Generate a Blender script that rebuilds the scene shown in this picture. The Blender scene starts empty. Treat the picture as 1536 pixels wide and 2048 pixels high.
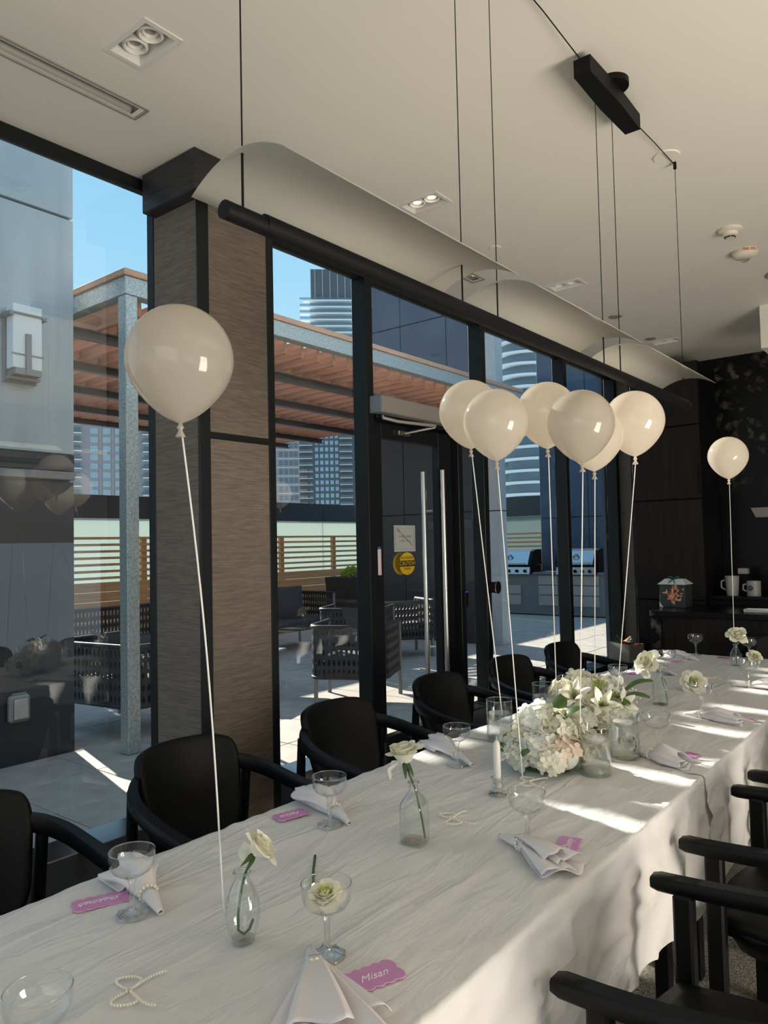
import bpy, math, random
from mathutils import Vector, Matrix, noise, Euler
PI = math.pi
R = math.radians
rnd = random.Random(7)
sc = bpy.context.scene
COL = sc.collection

# ------------------------------------------------------------------ camera
cam_d = bpy.data.cameras.new('camera')
cam_d.sensor_fit = 'VERTICAL'
cam_d.sensor_height = 36.0
cam_d.lens = 1504.9 / 2048 * 36.0
cam_d.clip_start = 0.02
cam_d.clip_end = 3000
cam = bpy.data.objects.new('camera', cam_d)
COL.objects.link(cam)
sc.camera = cam
yaw, pit, rol = -0.672911, 0.0429962, -0.0215611
cf = Vector((math.sin(yaw) * math.cos(pit), math.cos(yaw) * math.cos(pit), math.sin(pit)))
cr = Vector((math.cos(yaw), -math.sin(yaw), 0))
cu = cr.cross(cf)
cr, cu = cr * math.cos(rol) + cu * math.sin(rol), cu * math.cos(rol) - cr * math.sin(rol)
cam.matrix_world = Matrix(((cr.x, cu.x, -cf.x, 0), (cr.y, cu.y, -cf.y, 0), (cr.z, cu.z, -cf.z, 1.5), (0, 0, 0, 1)))

# ------------------------------------------------------------------ light and exposure
sc.view_settings.view_transform = 'Standard'
sc.view_settings.look = 'None'
sc.view_settings.gamma = 1.0
sc.view_settings.use_curve_mapping = False
sc.view_settings.exposure = 0.0
sc.cycles.max_bounces = 10
sc.cycles.diffuse_bounces = 5
sc.cycles.glossy_bounces = 4
sc.cycles.transmission_bounces = 8
sc.cycles.transparent_max_bounces = 14
sc.cycles.caustics_reflective = False
sc.cycles.caustics_refractive = False
sc.cycles.sample_clamp_indirect = 4.0
sc.cycles.blur_glossy = 0.6

SKY = 1.2
world = bpy.data.worlds.new('sky')
sc.world = world
world.use_nodes = True
wn, wl = world.node_tree.nodes, world.node_tree.links
wn.clear()
wo = wn.new('ShaderNodeOutputWorld')
bg = wn.new('ShaderNodeBackground')
tc = wn.new('ShaderNodeTexCoord')
sx = wn.new('ShaderNodeSeparateXYZ')
rp = wn.new('ShaderNodeValToRGB')
wl.new(tc.outputs['Generated'], sx.inputs[0])
wl.new(sx.outputs['Z'], rp.inputs[0])
wl.new(rp.outputs[0], bg.inputs[0])
wl.new(bg.outputs[0], wo.inputs[0])
el = rp.color_ramp.elements
el[0].position = 0.0
el[0].color = (0.66, 0.80, 0.87, 1)
el[1].position = 1.0
el[1].color = (0.24, 0.42, 0.70, 1)
e = el.new(0.25); e.color = (0.40, 0.72, 0.93, 1)
e = el.new(0.55); e.color = (0.24, 0.55, 0.86, 1)
bg.inputs[1].default_value = SKY

sun_d = bpy.data.lights.new('sun', 'SUN')
sun_d.energy = 14.0
sun_d.angle = R(0.53)
sun_d.color = (1.0, 0.93, 0.82)
sun = bpy.data.objects.new('sun', sun_d)
COL.objects.link(sun)
sun.rotation_euler = Vector((1.0, -0.27, -0.475)).to_track_quat('-Z', 'Y').to_euler()

# fill lights added to brighten the room; this one behind the camera
def area(name, loc, aim, sx_, sy_, power, color):
    d = bpy.data.lights.new(name, 'AREA')
    d.shape = 'RECTANGLE'; d.size = sx_; d.size_y = sy_; d.energy = power; d.color = color
    o = bpy.data.objects.new(name, d); COL.objects.link(o)
    o.location = loc
    o.rotation_euler = (Vector(aim) - Vector(loc)).to_track_quat('-Z', 'Z').to_euler()
    return o
area('rear_fill_light', (0.9, -2.9, 1.9), (-0.6, 2.0, 1.6), 4.0, 2.2, 30.0, (1.0, 0.95, 0.88))

# added fill light low on the right, tilted up to the ceiling
area('side_fill_light', (2.5, 2.0, 0.75), (0.6, 2.0, 2.6), 6.0, 1.2, 400.0, (1.0, 0.88, 0.75))

# ------------------------------------------------------------------ materials
def mat(name, color=(0.8, 0.8, 0.8), rough=0.5, metal=0.0, spec=0.5, bump=None, var=None, sheen=0.0, coat=0.0,
        trans=0.0, ior=1.45, emit=None, sss=0.0):
    """bump: (scale xyz, detail, strength, distance)   var: (scale xyz, other colour, low, high)"""
    m = bpy.data.materials.new(name)
    m.use_nodes = True
    nt = m.node_tree
    p = nt.nodes['Principled BSDF']
    p.inputs['Base Color'].default_value = (*color, 1)
    p.inputs['Roughness'].default_value = rough
    p.inputs['Metallic'].default_value = metal
    p.inputs['Specular IOR Level'].default_value = spec
    p.inputs['IOR'].default_value = ior
    p.inputs['Transmission Weight'].default_value = trans
    if sheen: p.inputs['Sheen Weight'].default_value = sheen
    if coat:
        p.inputs['Coat Weight'].default_value = coat
        p.inputs['Coat Roughness'].default_value = 0.05
    if emit:
        p.inputs['Emission Color'].default_value = (*emit[0], 1)
        p.inputs['Emission Strength'].default_value = emit[1]
    def tex(scale, detail, dist=0.0):
        c = nt.nodes.new('ShaderNodeTexCoord')
        mp = nt.nodes.new('ShaderNodeMapping')
        mp.inputs['Scale'].default_value = scale
        n = nt.nodes.new('ShaderNodeTexNoise')
        n.inputs['Scale'].default_value = 1.0
        n.inputs['Detail'].default_value = detail
        n.inputs['Distortion'].default_value = dist
        nt.links.new(c.outputs['Object'], mp.inputs[0])
        nt.links.new(mp.outputs[0], n.inputs[0])
        return n
    if var:
        n = tex(var[0], 6, var[4] if len(var) > 4 else 0.0)
        r = nt.nodes.new('ShaderNodeValToRGB')
        r.color_ramp.elements[0].position = var[2]
        r.color_ramp.elements[1].position = var[3]
        r.color_ramp.elements[0].color = (*color, 1)
        r.color_ramp.elements[1].color = (*var[1], 1)
        nt.links.new(n.outputs['Fac'], r.inputs[0])
        nt.links.new(r.outputs[0], p.inputs['Base Color'])
    if bump:
        n = tex(bump[0], bump[1])
        b = nt.nodes.new('ShaderNodeBump')
        b.inputs['Strength'].default_value = bump[2]
        b.inputs['Distance'].default_value = bump[3]
        nt.links.new(n.outputs['Fac'], b.inputs['Height'])
        nt.links.new(b.outputs[0], p.inputs['Normal'])
    return m

def translucent(name, color, rough=0.4, amount=0.3, coat=0.0, bump=None, tcol=None, sheen=0.0, spec=0.5):
    m = mat(name, color, rough, bump=bump, coat=coat, sheen=sheen, spec=spec)
    nt = m.node_tree
    p = nt.nodes['Principled BSDF']
    t = nt.nodes.new('ShaderNodeBsdfTranslucent')
    t.inputs[0].default_value = (*(tcol or color), 1)
    mx = nt.nodes.new('ShaderNodeMixShader')
    mx.inputs[0].default_value = amount
    nt.links.new(p.outputs[0], mx.inputs[1])
    nt.links.new(t.outputs[0], mx.inputs[2])
    nt.links.new(mx.outputs[0], nt.nodes['Material Output'].inputs[0])
    return m

def pane_mat(name, tint=(0.92, 0.95, 0.95), refl=1.5, rough=0.0, haze=None, power=5.0, edge=None):
    """thin sheet of glass: lets light straight through, reflects by Fresnel"""
    m = bpy.data.materials.new(name)
    m.use_nodes = True
    nt = m.node_tree
    nt.nodes.clear()
    o = nt.nodes.new('ShaderNodeOutputMaterial')
    t = nt.nodes.new('ShaderNodeBsdfTransparent')
    t.inputs[0].default_value = (*tint, 1)
    g = nt.nodes.new('ShaderNodeBsdfGlossy')
    g.inputs['Roughness'].default_value = rough
    g.inputs['Color'].default_value = (1, 1, 1, 1)
    f = nt.nodes.new('ShaderNodeLayerWeight')          # Schlick's curve, the same from both sides of the sheet
    pw = nt.nodes.new('ShaderNodeMath'); pw.operation = 'POWER'; pw.inputs[1].default_value = power
    mu = nt.nodes.new('ShaderNodeMath'); mu.operation = 'MULTIPLY_ADD'; mu.use_clamp = True
    mu.inputs[1].default_value = 0.9
    mu.inputs[2].default_value = 0.045 * refl
    mx = nt.nodes.new('ShaderNodeMixShader')
    nt.links.new(f.outputs['Facing'], pw.inputs[0])
    nt.links.new(pw.outputs[0], mu.inputs[0])
    nt.links.new(mu.outputs[0], mx.inputs[0])
    nt.links.new(t.outputs[0], mx.inputs[1])
    nt.links.new(g.outputs[0], mx.inputs[2])
    if edge:                                                   # light crosses more glass near the outline
        e2 = nt.nodes.new('ShaderNodeMath'); e2.operation = 'POWER'; e2.inputs[1].default_value = 3.0
        mc = nt.nodes.new('ShaderNodeMixRGB'); mc.inputs[1].default_value = (*tint, 1); mc.inputs[2].default_value = (*edge, 1)
        nt.links.new(f.outputs['Facing'], e2.inputs[0]); nt.links.new(e2.outputs[0], mc.inputs[0]); nt.links.new(mc.outputs[0], t.inputs[0])
    last = mx
    if haze:
        d = nt.nodes.new('ShaderNodeBsdfTranslucent'); d.inputs[0].default_value = (*haze[0], 1)
        m2 = nt.nodes.new('ShaderNodeMixShader'); m2.inputs[0].default_value = haze[1]
        nt.links.new(mx.outputs[0], m2.inputs[1]); nt.links.new(d.outputs[0], m2.inputs[2])
        last = m2
    nt.links.new(last.outputs[0], o.inputs[0])
    return m

def solid_glass(name, color, ior, clear):
    """refracting glass, partly let straight through so that light reaches what stands behind it"""
    m = mat(name, color, 0.0, trans=1.0, ior=ior)
    nt = m.node_tree
    t = nt.nodes.new('ShaderNodeBsdfTransparent'); t.inputs[0].default_value = (*color, 1)
    mx = nt.nodes.new('ShaderNodeMixShader'); mx.inputs[0].default_value = clear
    nt.links.new(nt.nodes['Principled BSDF'].outputs[0], mx.inputs[1]); nt.links.new(t.outputs[0], mx.inputs[2])
    nt.links.new(mx.outputs[0], nt.nodes['Material Output'].inputs[0])
    return m

def wood(name, a, b, along='X', rough=0.6):
    s = {'X': (1.5, 30, 30), 'Y': (30, 1.5, 30), 'Z': (30, 30, 1.5)}[along]
    return mat(name, a, rough, var=(s, b, 0.35, 0.7), bump=(s, 4, 0.2, 0.002))

def marble(name):
    m = mat(name, (0.004, 0.004, 0.005), 0.25, spec=0.3)
    nt = m.node_tree; p = nt.nodes['Principled BSDF']
    c = nt.nodes.new('ShaderNodeTexCoord')
    n = nt.nodes.new('ShaderNodeTexNoise'); n.inputs['Scale'].default_value = 0.55; n.inputs['Detail'].default_value = 9; n.inputs['Distortion'].default_value = 1.3
    n2 = nt.nodes.new('ShaderNodeTexNoise'); n2.inputs['Scale'].default_value = 14; n2.inputs['Detail'].default_value = 8
    r = nt.nodes.new('ShaderNodeValToRGB')
    e = r.color_ramp.elements
    e[0].position = 0.465; e[0].color = (0, 0, 0, 1)
    e[1].position = 0.505; e[1].color = (1, 1, 1, 1)
    k = e.new(0.545); k.color = (0, 0, 0, 1)
    r2 = nt.nodes.new('ShaderNodeValToRGB')
    r2.color_ramp.elements[0].position = 0.5; r2.color_ramp.elements[1].position = 0.68
    mu = nt.nodes.new('ShaderNodeMath'); mu.operation = 'MULTIPLY'
    mx = nt.nodes.new('ShaderNodeMixRGB'); mx.inputs[1].default_value = (0.004, 0.004, 0.005, 1); mx.inputs[2].default_value = (0.13, 0.11, 0.08, 1)
    for q in (n, n2): nt.links.new(c.outputs['Object'], q.inputs[0])
    nt.links.new(n.outputs[0], r.inputs[0]); nt.links.new(n2.outputs[0], r2.inputs[0])
    nt.links.new(r.outputs[0], mu.inputs[0]); nt.links.new(r2.outputs[0], mu.inputs[1])
    nt.links.new(mu.outputs[0], mx.inputs[0]); nt.links.new(mx.outputs[0], p.inputs['Base Color'])
    return m

M = {}
M['ceiling'] = mat('ceiling_paint', (0.80, 0.765, 0.68), 0.9, bump=((60, 60, 60), 4, 0.08, 0.002))
M['wall'] = mat('wall_paint', (0.66, 0.60, 0.52), 0.9)
M['carpet'] = mat('carpet', (0.20, 0.175, 0.15), 1.0, var=((90, 90, 90), (0.46, 0.41, 0.35), 0.35, 0.65), bump=((140, 140, 140), 3, 0.8, 0.01))
M['frame'] = mat('black_aluminium', (0.009, 0.011, 0.012), 0.4, spec=0.3)
M['sill'] = mat('black_sill', (0.16, 0.17, 0.19), 0.14, metal=0.9)
M['glass'] = pane_mat('window_glass', (0.93, 0.95, 0.95), 1.9)
M['wallpaper'] = mat('woven_wallpaper', (0.12, 0.096, 0.077), 0.8, var=((12, 12, 160), (0.215, 0.175, 0.14), 0.3, 0.75), bump=((8, 8, 220), 4, 0.6, 0.004))
M['dark_wood'] = mat('charcoal_wood', (0.012, 0.012, 0.014), 0.4, var=((10, 10, 120), (0.035, 0.035, 0.04), 0.3, 0.7), bump=((8, 8, 120), 3, 0.4, 0.003))
M['brown_wood'] = mat('dark_brown_wood', (0.008, 0.006, 0.0055), 0.6, spec=0.25, var=((40, 40, 2), (0.018, 0.012, 0.010), 0.3, 0.7))
M['marble'] = marble('black_marble')
M['black'] = mat('matt_black_metal', (0.006, 0.006, 0.007), 0.55, spec=0.2)
M['chair'] = mat('black_lacquered_wood', (0.0028, 0.003, 0.0034), 0.42, spec=0.25)
M['leather'] = mat('black_leather', (0.0028, 0.003, 0.0034), 0.5, spec=0.25, bump=((90, 90, 90), 4, 0.12, 0.002))
M['white'] = mat('white_enamel', (0.75, 0.73, 0.68), 0.4)
M['plastic'] = mat('cream_plastic', (0.72, 0.66, 0.54), 0.35)
M['grille'] = mat('grey_aluminium', (0.34, 0.32, 0.29), 0.5, metal=0.3)
M['steel'] = mat('brushed_steel', (0.62, 0.58, 0.52), 0.28, metal=1.0)
M['brass'] = mat('brass', (0.45, 0.36, 0.25), 0.25, metal=1.0)
M['sail'] = translucent('sail_fabric', (0.47, 0.455, 0.39), 0.7, 0.12)
def satin():
    m = translucent('satin_cloth', (0.82, 0.80, 0.775), 0.40, 0.12, tcol=(0.75, 0.64, 0.48), sheen=0.2)
    nt = m.node_tree; p = nt.nodes['Principled BSDF']
    c = nt.nodes.new('ShaderNodeTexCoord')
    last = None
    for sc_, dist, st, dd in (((7.5, 1.6, 4.0), 0.7, 0.7, 0.018), ((18, 5, 9), 1.1, 0.5, 0.007), ((3.0, 4.5, 3.0), 0.4, 0.35, 0.02), ((300, 300, 300), 0.0, 0.15, 0.001)):
        mp = nt.nodes.new('ShaderNodeMapping'); mp.inputs['Scale'].default_value = sc_; mp.inputs['Rotation'].default_value = (0, 0, 0.35 + dist)
        n = nt.nodes.new('ShaderNodeTexNoise'); n.inputs['Scale'].default_value = 1; n.inputs['Detail'].default_value = 3; n.inputs['Distortion'].default_value = dist
        a = nt.nodes.new('ShaderNodeMath'); a.operation = 'SUBTRACT'; a.inputs[1].default_value = 0.5
        b = nt.nodes.new('ShaderNodeMath'); b.operation = 'ABSOLUTE'
        e = nt.nodes.new('ShaderNodeMath'); e.operation = 'POWER'; e.inputs[1].default_value = 0.8
        bp = nt.nodes.new('ShaderNodeBump'); bp.inputs['Strength'].default_value = st; bp.inputs['Distance'].default_value = dd; bp.invert = True
        nt.links.new(c.outputs['Object'], mp.inputs[0]); nt.links.new(mp.outputs[0], n.inputs[0]); nt.links.new(n.outputs['Fac'], a.inputs[0])
        nt.links.new(a.outputs[0], b.inputs[0]); nt.links.new(b.outputs[0], e.inputs[0]); nt.links.new(e.outputs[0], bp.inputs['Height'])
        if last: nt.links.new(last.outputs[0], bp.inputs['Normal'])
        last = bp
    nt.links.new(last.outputs[0], p.inputs['Normal'])
    return m
M['cloth'] = satin()
M['napkin'] = translucent('white_napkin', (0.80, 0.76, 0.77), 0.7, 0.12, bump=((40, 40, 40), 3, 0.15, 0.003))
M['pink'] = mat('pink_card', (0.64, 0.28, 0.54), 0.22)
M['pinkrim'] = mat('pale_pink_edge', (0.75, 0.42, 0.66), 0.35)
M['ink'] = mat('white_ink', (0.9, 0.85, 0.88), 0.5)
M['pearl'] = mat('pearl', (0.83, 0.76, 0.64), 0.22, coat=0.6)
M['balloon'] = translucent('white_latex', (0.50, 0.47, 0.43), 0.06, 0.55, tcol=(0.92, 0.845, 0.74), spec=0.6, coat=0.9)
M['ribbon'] = mat('white_ribbon', (0.82, 0.79, 0.74), 0.35)
M['clear'] = pane_mat('thin_clear_glass', (0.97, 0.98, 0.978), 1.6, power=3.0, edge=(0.62, 0.66, 0.66))
M['crystal'] = pane_mat('solid_clear_glass', (0.95, 0.96, 0.957), 3.0, power=2.2, edge=(0.30, 0.33, 0.33))
M['bottle'] = pane_mat('pale_green_glass', (0.945, 0.968, 0.96), 1.5, power=3.0, edge=(0.55, 0.63, 0.61))
M['water'] = solid_glass('water', (0.985, 0.992, 0.99), 1.2, 0.72)
M['petal'] = translucent('cream_petal', (0.86, 0.84, 0.73), 0.6, 0.3, tcol=(0.9, 0.87, 0.66))
M['petal2'] = translucent('white_petal', (0.84, 0.84, 0.77), 0.6, 0.3)
M['petal3'] = translucent('blush_petal', (0.85, 0.72, 0.60), 0.6, 0.3)
M['yellow'] = translucent('yellow_green_petal', (0.78, 0.78, 0.42), 0.6, 0.3)
M['stem'] = mat('green_stem', (0.06, 0.10, 0.045), 0.5)
M['leaf'] = translucent('green_leaf', (0.05, 0.10, 0.035), 0.4, 0.25, tcol=(0.25, 0.42, 0.06))
M['sprig'] = translucent('lime_sprig', (0.38, 0.46, 0.10), 0.5, 0.4)
M['wax'] = translucent('white_wax', (0.82, 0.79, 0.74), 0.45, 0.25)
# outside
M['paver'] = mat('grey_paver', (0.42, 0.38, 0.33), 0.8, var=((5, 5, 5), (0.54, 0.49, 0.43), 0.35, 0.7), bump=((60, 60, 60), 4, 0.25, 0.003))
M['grout'] = mat('dark_joint', (0.09, 0.09, 0.085), 0.95)
M['zinc'] = mat('galvanised_steel', (0.30, 0.35, 0.36), 0.5, metal=0.35, var=((60, 60, 60), (0.50, 0.56, 0.56), 0.35, 0.65))
M['steel_dark'] = mat('grey_steel_beam', (0.085, 0.08, 0.08), 0.5, metal=0.3)
M['joist'] = wood('cedar_joist', (0.42, 0.19, 0.11), (0.56, 0.29, 0.18), 'X')
M['fascia'] = wood('cedar_fascia', (0.55, 0.31, 0.20), (0.62, 0.38, 0.26), 'Y')
M['fence'] = wood('cedar_fence', (0.45, 0.19, 0.07), (0.56, 0.27, 0.11), 'Y')
M['cladding'] = mat('blue_grey_and_lit_cladding', (0.38, 0.425, 0.45), 0.45, var=((4, 4, 0.6), (0.54, 0.59, 0.61), 0.3, 0.75, 0.6))
M['cladding_dark'] = mat('charcoal_and_shaded_cladding', (0.04, 0.046, 0.055), 0.4)
M['cladding_blue'] = mat('slate_blue_and_lit_cladding', (0.045, 0.075, 0.12), 0.4, var=((2, 2, 2), (0.07, 0.11, 0.17), 0.3, 0.7))
M['rope'] = mat('charcoal_rope', (0.028, 0.028, 0.030), 0.6, bump=((200, 200, 200), 2, 0.5, 0.003))
M['cushion'] = mat('charcoal_cushion', (0.06, 0.06, 0.065), 0.9)
M['slate'] = mat('grey_table_top', (0.30, 0.30, 0.31), 0.35)
M['frost'] = pane_mat('frosted_glass', (0.6, 0.68, 0.66), 0.4, 0.4, haze=((0.34, 0.385, 0.365), 0.9))
M['bush'] = translucent('yellow_green_leaf', (0.30, 0.36, 0.04), 0.5, 0.4, tcol=(0.5, 0.6, 0.08))
M['planter'] = mat('dark_planter', (0.035, 0.028, 0.028), 0.6)
M['grill'] = mat('stainless_hood', (0.55, 0.57, 0.60), 0.28, metal=0.9)
M['taupe'] = mat('taupe_panel', (0.42, 0.385, 0.35), 0.6)
M['opal'] = mat('opal_glass', (0.80, 0.84, 0.82), 0.35)
M['bracket'] = mat('grey_bracket', (0.22, 0.23, 0.24), 0.5, metal=0.3)
M['pinkstone'] = mat('pinkish_concrete', (0.33, 0.29, 0.285), 0.9)
M['slab'] = mat('balcony_concrete', (0.55, 0.54, 0.53), 0.8)
M['slab_white'] = mat('white_concrete', (0.78, 0.80, 0.81), 0.7)
M['cityglass'] = mat('city_glass', (0.10, 0.15, 0.19), 0.12, spec=0.9)
M['cityglass2'] = mat('pale_city_glass', (0.28, 0.40, 0.46), 0.15, spec=0.9)
M['citydark'] = mat('dark_curtain_wall', (0.075, 0.095, 0.115), 0.3)
M['rail'] = pane_mat('balcony_glass', (0.55, 0.66, 0.70), 2.0)
# ------------------------------------------------------------------ mesh helpers
class MB:
    def __init__(s): s.v = []; s.f = []
    def add(s, vs, fs):
        o = len(s.v); s.v += [tuple(x) for x in vs]; s.f += [tuple(i + o for i in q) for q in fs]; return s
    def box(s, x0, x1, y0, y1, z0, z1):
        return s.add([(x, y, z) for z in (z0, z1) for x, y in ((x0, y0), (x1, y0), (x1, y1), (x0, y1))],
                     [(3, 2, 1, 0), (4, 5, 6, 7), (0, 1, 5, 4), (1, 2, 6, 5), (2, 3, 7, 6), (3, 0, 4, 7)])
    def bev(s, x0, x1, y0, y1, z0, z1, b=0.004):
        """box with chamfered edges all round"""
        c = ((x0 + x1) / 2, (y0 + y1) / 2, (z0 + z1) / 2)
        h = (abs(x1 - x0) / 2, abs(y1 - y0) / 2, abs(z1 - z0) / 2)
        b = min(b, *[q * 0.9 for q in h])
        vs = []; ix = {}
        for sx_ in (-1, 1):
            for sy_ in (-1, 1):
                for sz_ in (-1, 1):
                    for a in range(3):
                        q = [c[0] + sx_ * (h[0] - b), c[1] + sy_ * (h[1] - b), c[2] + sz_ * (h[2] - b)]
                        q[a] = c[a] + (sx_, sy_, sz_)[a] * h[a]
                        ix[(sx_, sy_, sz_, a)] = len(vs); vs.append(q)
        fs = []
        def sg(a, k, o1, v1, o2, v2):
            t = [0, 0, 0]; t[a] = k; t[o1] = v1; t[o2] = v2; return tuple(t)
        for a in range(3):
            o1, o2 = (a + 1) % 3, (a + 2) % 3
            for k in (-1, 1):
                q = [ix[(*sg(a, k, o1, v1, o2, v2), a)] for v1, v2 in ((-1, -1), (1, -1), (1, 1), (-1, 1))]
                fs.append(q if k > 0 else q[::-1])
            for v1 in (-1, 1):
                for v2 in (-1, 1):
                    q = [ix[(*sg(a, -1, o1, v1, o2, v2), o1)], ix[(*sg(a, 1, o1, v1, o2, v2), o1)],
                         ix[(*sg(a, 1, o1, v1, o2, v2), o2)], ix[(*sg(a, -1, o1, v1, o2, v2), o2)]]
                    fs.append(q if v1 * v2 < 0 else q[::-1])
        for sx_ in (-1, 1):
            for sy_ in (-1, 1):
                for sz_ in (-1, 1):
                    q = [ix[(sx_, sy_, sz_, a)] for a in range(3)]
                    fs.append(q if sx_ * sy_ * sz_ > 0 else q[::-1])
        return s.add(vs, fs)
    def tube(s, pts, r, n=8, cap=True, sx_=1.0, up=None):
        """round (or flattened by sx_) tube through pts; r number or list"""
        pts = [Vector(p) for p in pts]
        k = len(pts); rs = r if isinstance(r, (list, tuple)) else [r] * k
        prev = None; vs = []
        for i, p in enumerate(pts):
            t = (pts[min(i + 1, k - 1)] - pts[max(i - 1, 0)])
            t = t.normalized() if t.length > 1e-9 else Vector((0, 0, 1))
            if prev is None:
                a = Vector(up) if up else (Vector((0, 0, 1)) if abs(t.z) < 0.9 else Vector((1, 0, 0)))
            else: a = prev
            a = (a - t * a.dot(t)).normalized(); b = t.cross(a); prev = a
            for j in range(n):
                w = 2 * PI * j / n
                vs.append(p + (a * math.cos(w) + b * math.sin(w) * sx_) * rs[i])
        fs = [(i * n + j, i * n + (j + 1) % n, (i + 1) * n + (j + 1) % n, (i + 1) * n + j) for i in range(k - 1) for j in range(n)]
        if cap: fs += [tuple(range(n))[::-1], tuple((k - 1) * n + j for j in range(n))]
        return s.add(vs, fs)
    def bar(s, a, b, w, h):
        """rectangular bar from a to b, w sideways, h upwards"""
        a = Vector(a); b = Vector(b); t = (b - a).normalized()
        up = Vector((0, 0, 1)) if abs(t.z) < 0.95 else Vector((1, 0, 0))
        si = t.cross(up).normalized(); up = si.cross(t)
        vs = [p + si * (x * w / 2) + up * (y * h / 2) for p in (a, b) for x, y in ((-1, -1), (1, -1), (1, 1), (-1, 1))]
        return s.add(vs, [(0, 1, 2, 3), (7, 6, 5, 4), (0, 4, 5, 1), (1, 5, 6, 2), (2, 6, 7, 3), (3, 7, 4, 0)])
    def lathe(s, prof, n=24, cx=0.0, cy=0.0, cz=0.0):
        """profile (r, z) turned about z; r = 0 closes"""
        vs = []; rows = []
        for r, z in prof:
            if r < 1e-6: rows.append([len(vs)]); vs.append((cx, cy, cz + z))
            else:
                rows.append(list(range(len(vs), len(vs) + n)))
                vs += [(cx + r * math.cos(2 * PI * j / n), cy + r * math.sin(2 * PI * j / n), cz + z) for j in range(n)]
        fs = []
        for A, B in zip(rows, rows[1:]):
            for j in range(n):
                k = (j + 1) % n
                if len(A) == 1 and len(B) == 1: continue
                if len(A) == 1: fs.append((A[0], B[k], B[j]))
                elif len(B) == 1: fs.append((A[j], A[k], B[0]))
                else: fs.append((A[j], A[k], B[k], B[j]))
        return s.add(vs, fs)
    def ball(s, c, r, n=12, m=8, sz_=1.0):
        return s.lathe([(r * math.sin(PI * i / m), -r * sz_ * math.cos(PI * i / m)) for i in range(m + 1)], n, *c)
    def prism(s, poly, z0, z1):
        n = len(poly)
        return s.add([(x, y, z0) for x, y in poly] + [(x, y, z1) for x, y in poly],
                     [tuple(range(n))[::-1], tuple(range(n, 2 * n))] + [(i, (i + 1) % n, n + (i + 1) % n, n + i) for i in range(n)])
    def grid(s, fn, nu, nv, closed_u=False):
        vs = [fn(i / (nu if closed_u else nu - 1), j / (nv - 1)) for j in range(nv) for i in range(nu)]
        fs = []
        for j in range(nv - 1):
            for i in range(nu if closed_u else nu - 1):
                k = (i + 1) % nu
                fs.append((j * nu + i, j * nu + k, (j + 1) * nu + k, (j + 1) * nu + i))
        return s.add(vs, fs)
    def xf(s, mtx):
        s.v = [tuple(mtx @ Vector(p)) for p in s.v]; return s
    def mesh(s, name, m, smooth=None):
        me = bpy.data.meshes.new(name)
        me.from_pydata(s.v, [], s.f)
        if m: me.materials.append(M[m] if isinstance(m, str) else m)
        if smooth:
            me.shade_smooth()
            if smooth < 180: me.set_sharp_from_angle(angle=R(smooth))
        me.update()
        return me

def link(name, data, parent=None, loc=None, rot=None, scale=None):
    o = bpy.data.objects.new(name, data)
    COL.objects.link(o)
    if parent is not None: o.parent = parent
    if loc is not None: o.location = loc
    if rot is not None: o.rotation_euler = rot
    if scale is not None: o.scale = scale
    return o
def tag(o, label=None, cat=None, group=None, kind=None):
    if label: o['label'] = label
    if cat: o['category'] = cat
    if group: o['group'] = group
    if kind: o['kind'] = kind
    return o
def thing(name, label, cat, loc=(0, 0, 0), rotz=0.0, group=None, kind=None):
    o = link(name, None, None, loc, (0, 0, rotz))
    o.empty_display_size = 0.05
    return tag(o, label, cat, group, kind)
def part(name, mb, m, parent=None, smooth=None, label=None, kind=None, world=False, solid=None, sub=0, loc=None, rot=None):
    """one mesh object; world=True: mb is in world coordinates and is moved into the parent's frame"""
    if world and parent is not None:
        r = parent
        mtx = Matrix.Identity(4)
        chain = []
        while r is not None: chain.append(r); r = r.parent
        for c in chain[::-1]: mtx = mtx @ (Matrix.Translation(c.location) @ c.rotation_euler.to_matrix().to_4x4())
        mb.xf(mtx.inverted())
    o = link(name, mb.mesh(name, m, smooth), parent, loc, rot)
    if solid:
        md = o.modifiers.new('solid', 'SOLIDIFY'); md.thickness = solid; md.offset = 0
    if sub:
        md = o.modifiers.new('sub', 'SUBSURF'); md.levels = sub; md.render_levels = sub
    return tag(o, label, None, None, kind)
def copy_tree(o, parent=None):
    c = o.copy(); COL.objects.link(c)
    if parent is not None: c.parent = parent
    for ch in list(o.children): copy_tree(ch, c)
    return c
def text(body, size, m, parent, loc, rot, name='lettering', extrude=0.0004, shear=0.0, align='CENTER', sx_=1.0):
    cu_ = bpy.data.curves.new(name, 'FONT')
    cu_.body = body; cu_.size = size; cu_.extrude = extrude; cu_.shear = shear
    cu_.align_x = align; cu_.align_y = 'CENTER'
    cu_.materials.append(M[m])
    tmp = bpy.data.objects.new('tmp', cu_)
    COL.objects.link(tmp)
    me = bpy.data.meshes.new_from_object(tmp.evaluated_get(bpy.context.evaluated_depsgraph_get()))
    bpy.data.objects.remove(tmp); bpy.data.curves.remove(cu_)
    me.name = name
    return link(name, me, parent, loc, rot, (sx_, 1, 1))
FACE_X = (R(90), 0, R(90))      # lettering that faces +X
# ------------------------------------------------------------------ the room
CEIL = 3.16
XG = -2.9                       # plane of the glazing
XR, YN, YB = 2.6, -3.0, 7.37    # right wall, wall behind the camera, far wall
f = part('floor', MB().box(-3.0, XR, YN, YB, -0.08, 0.0), 'carpet')
tag(f, 'greyish beige carpet covering the room floor', 'floor', kind='structure')

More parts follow.
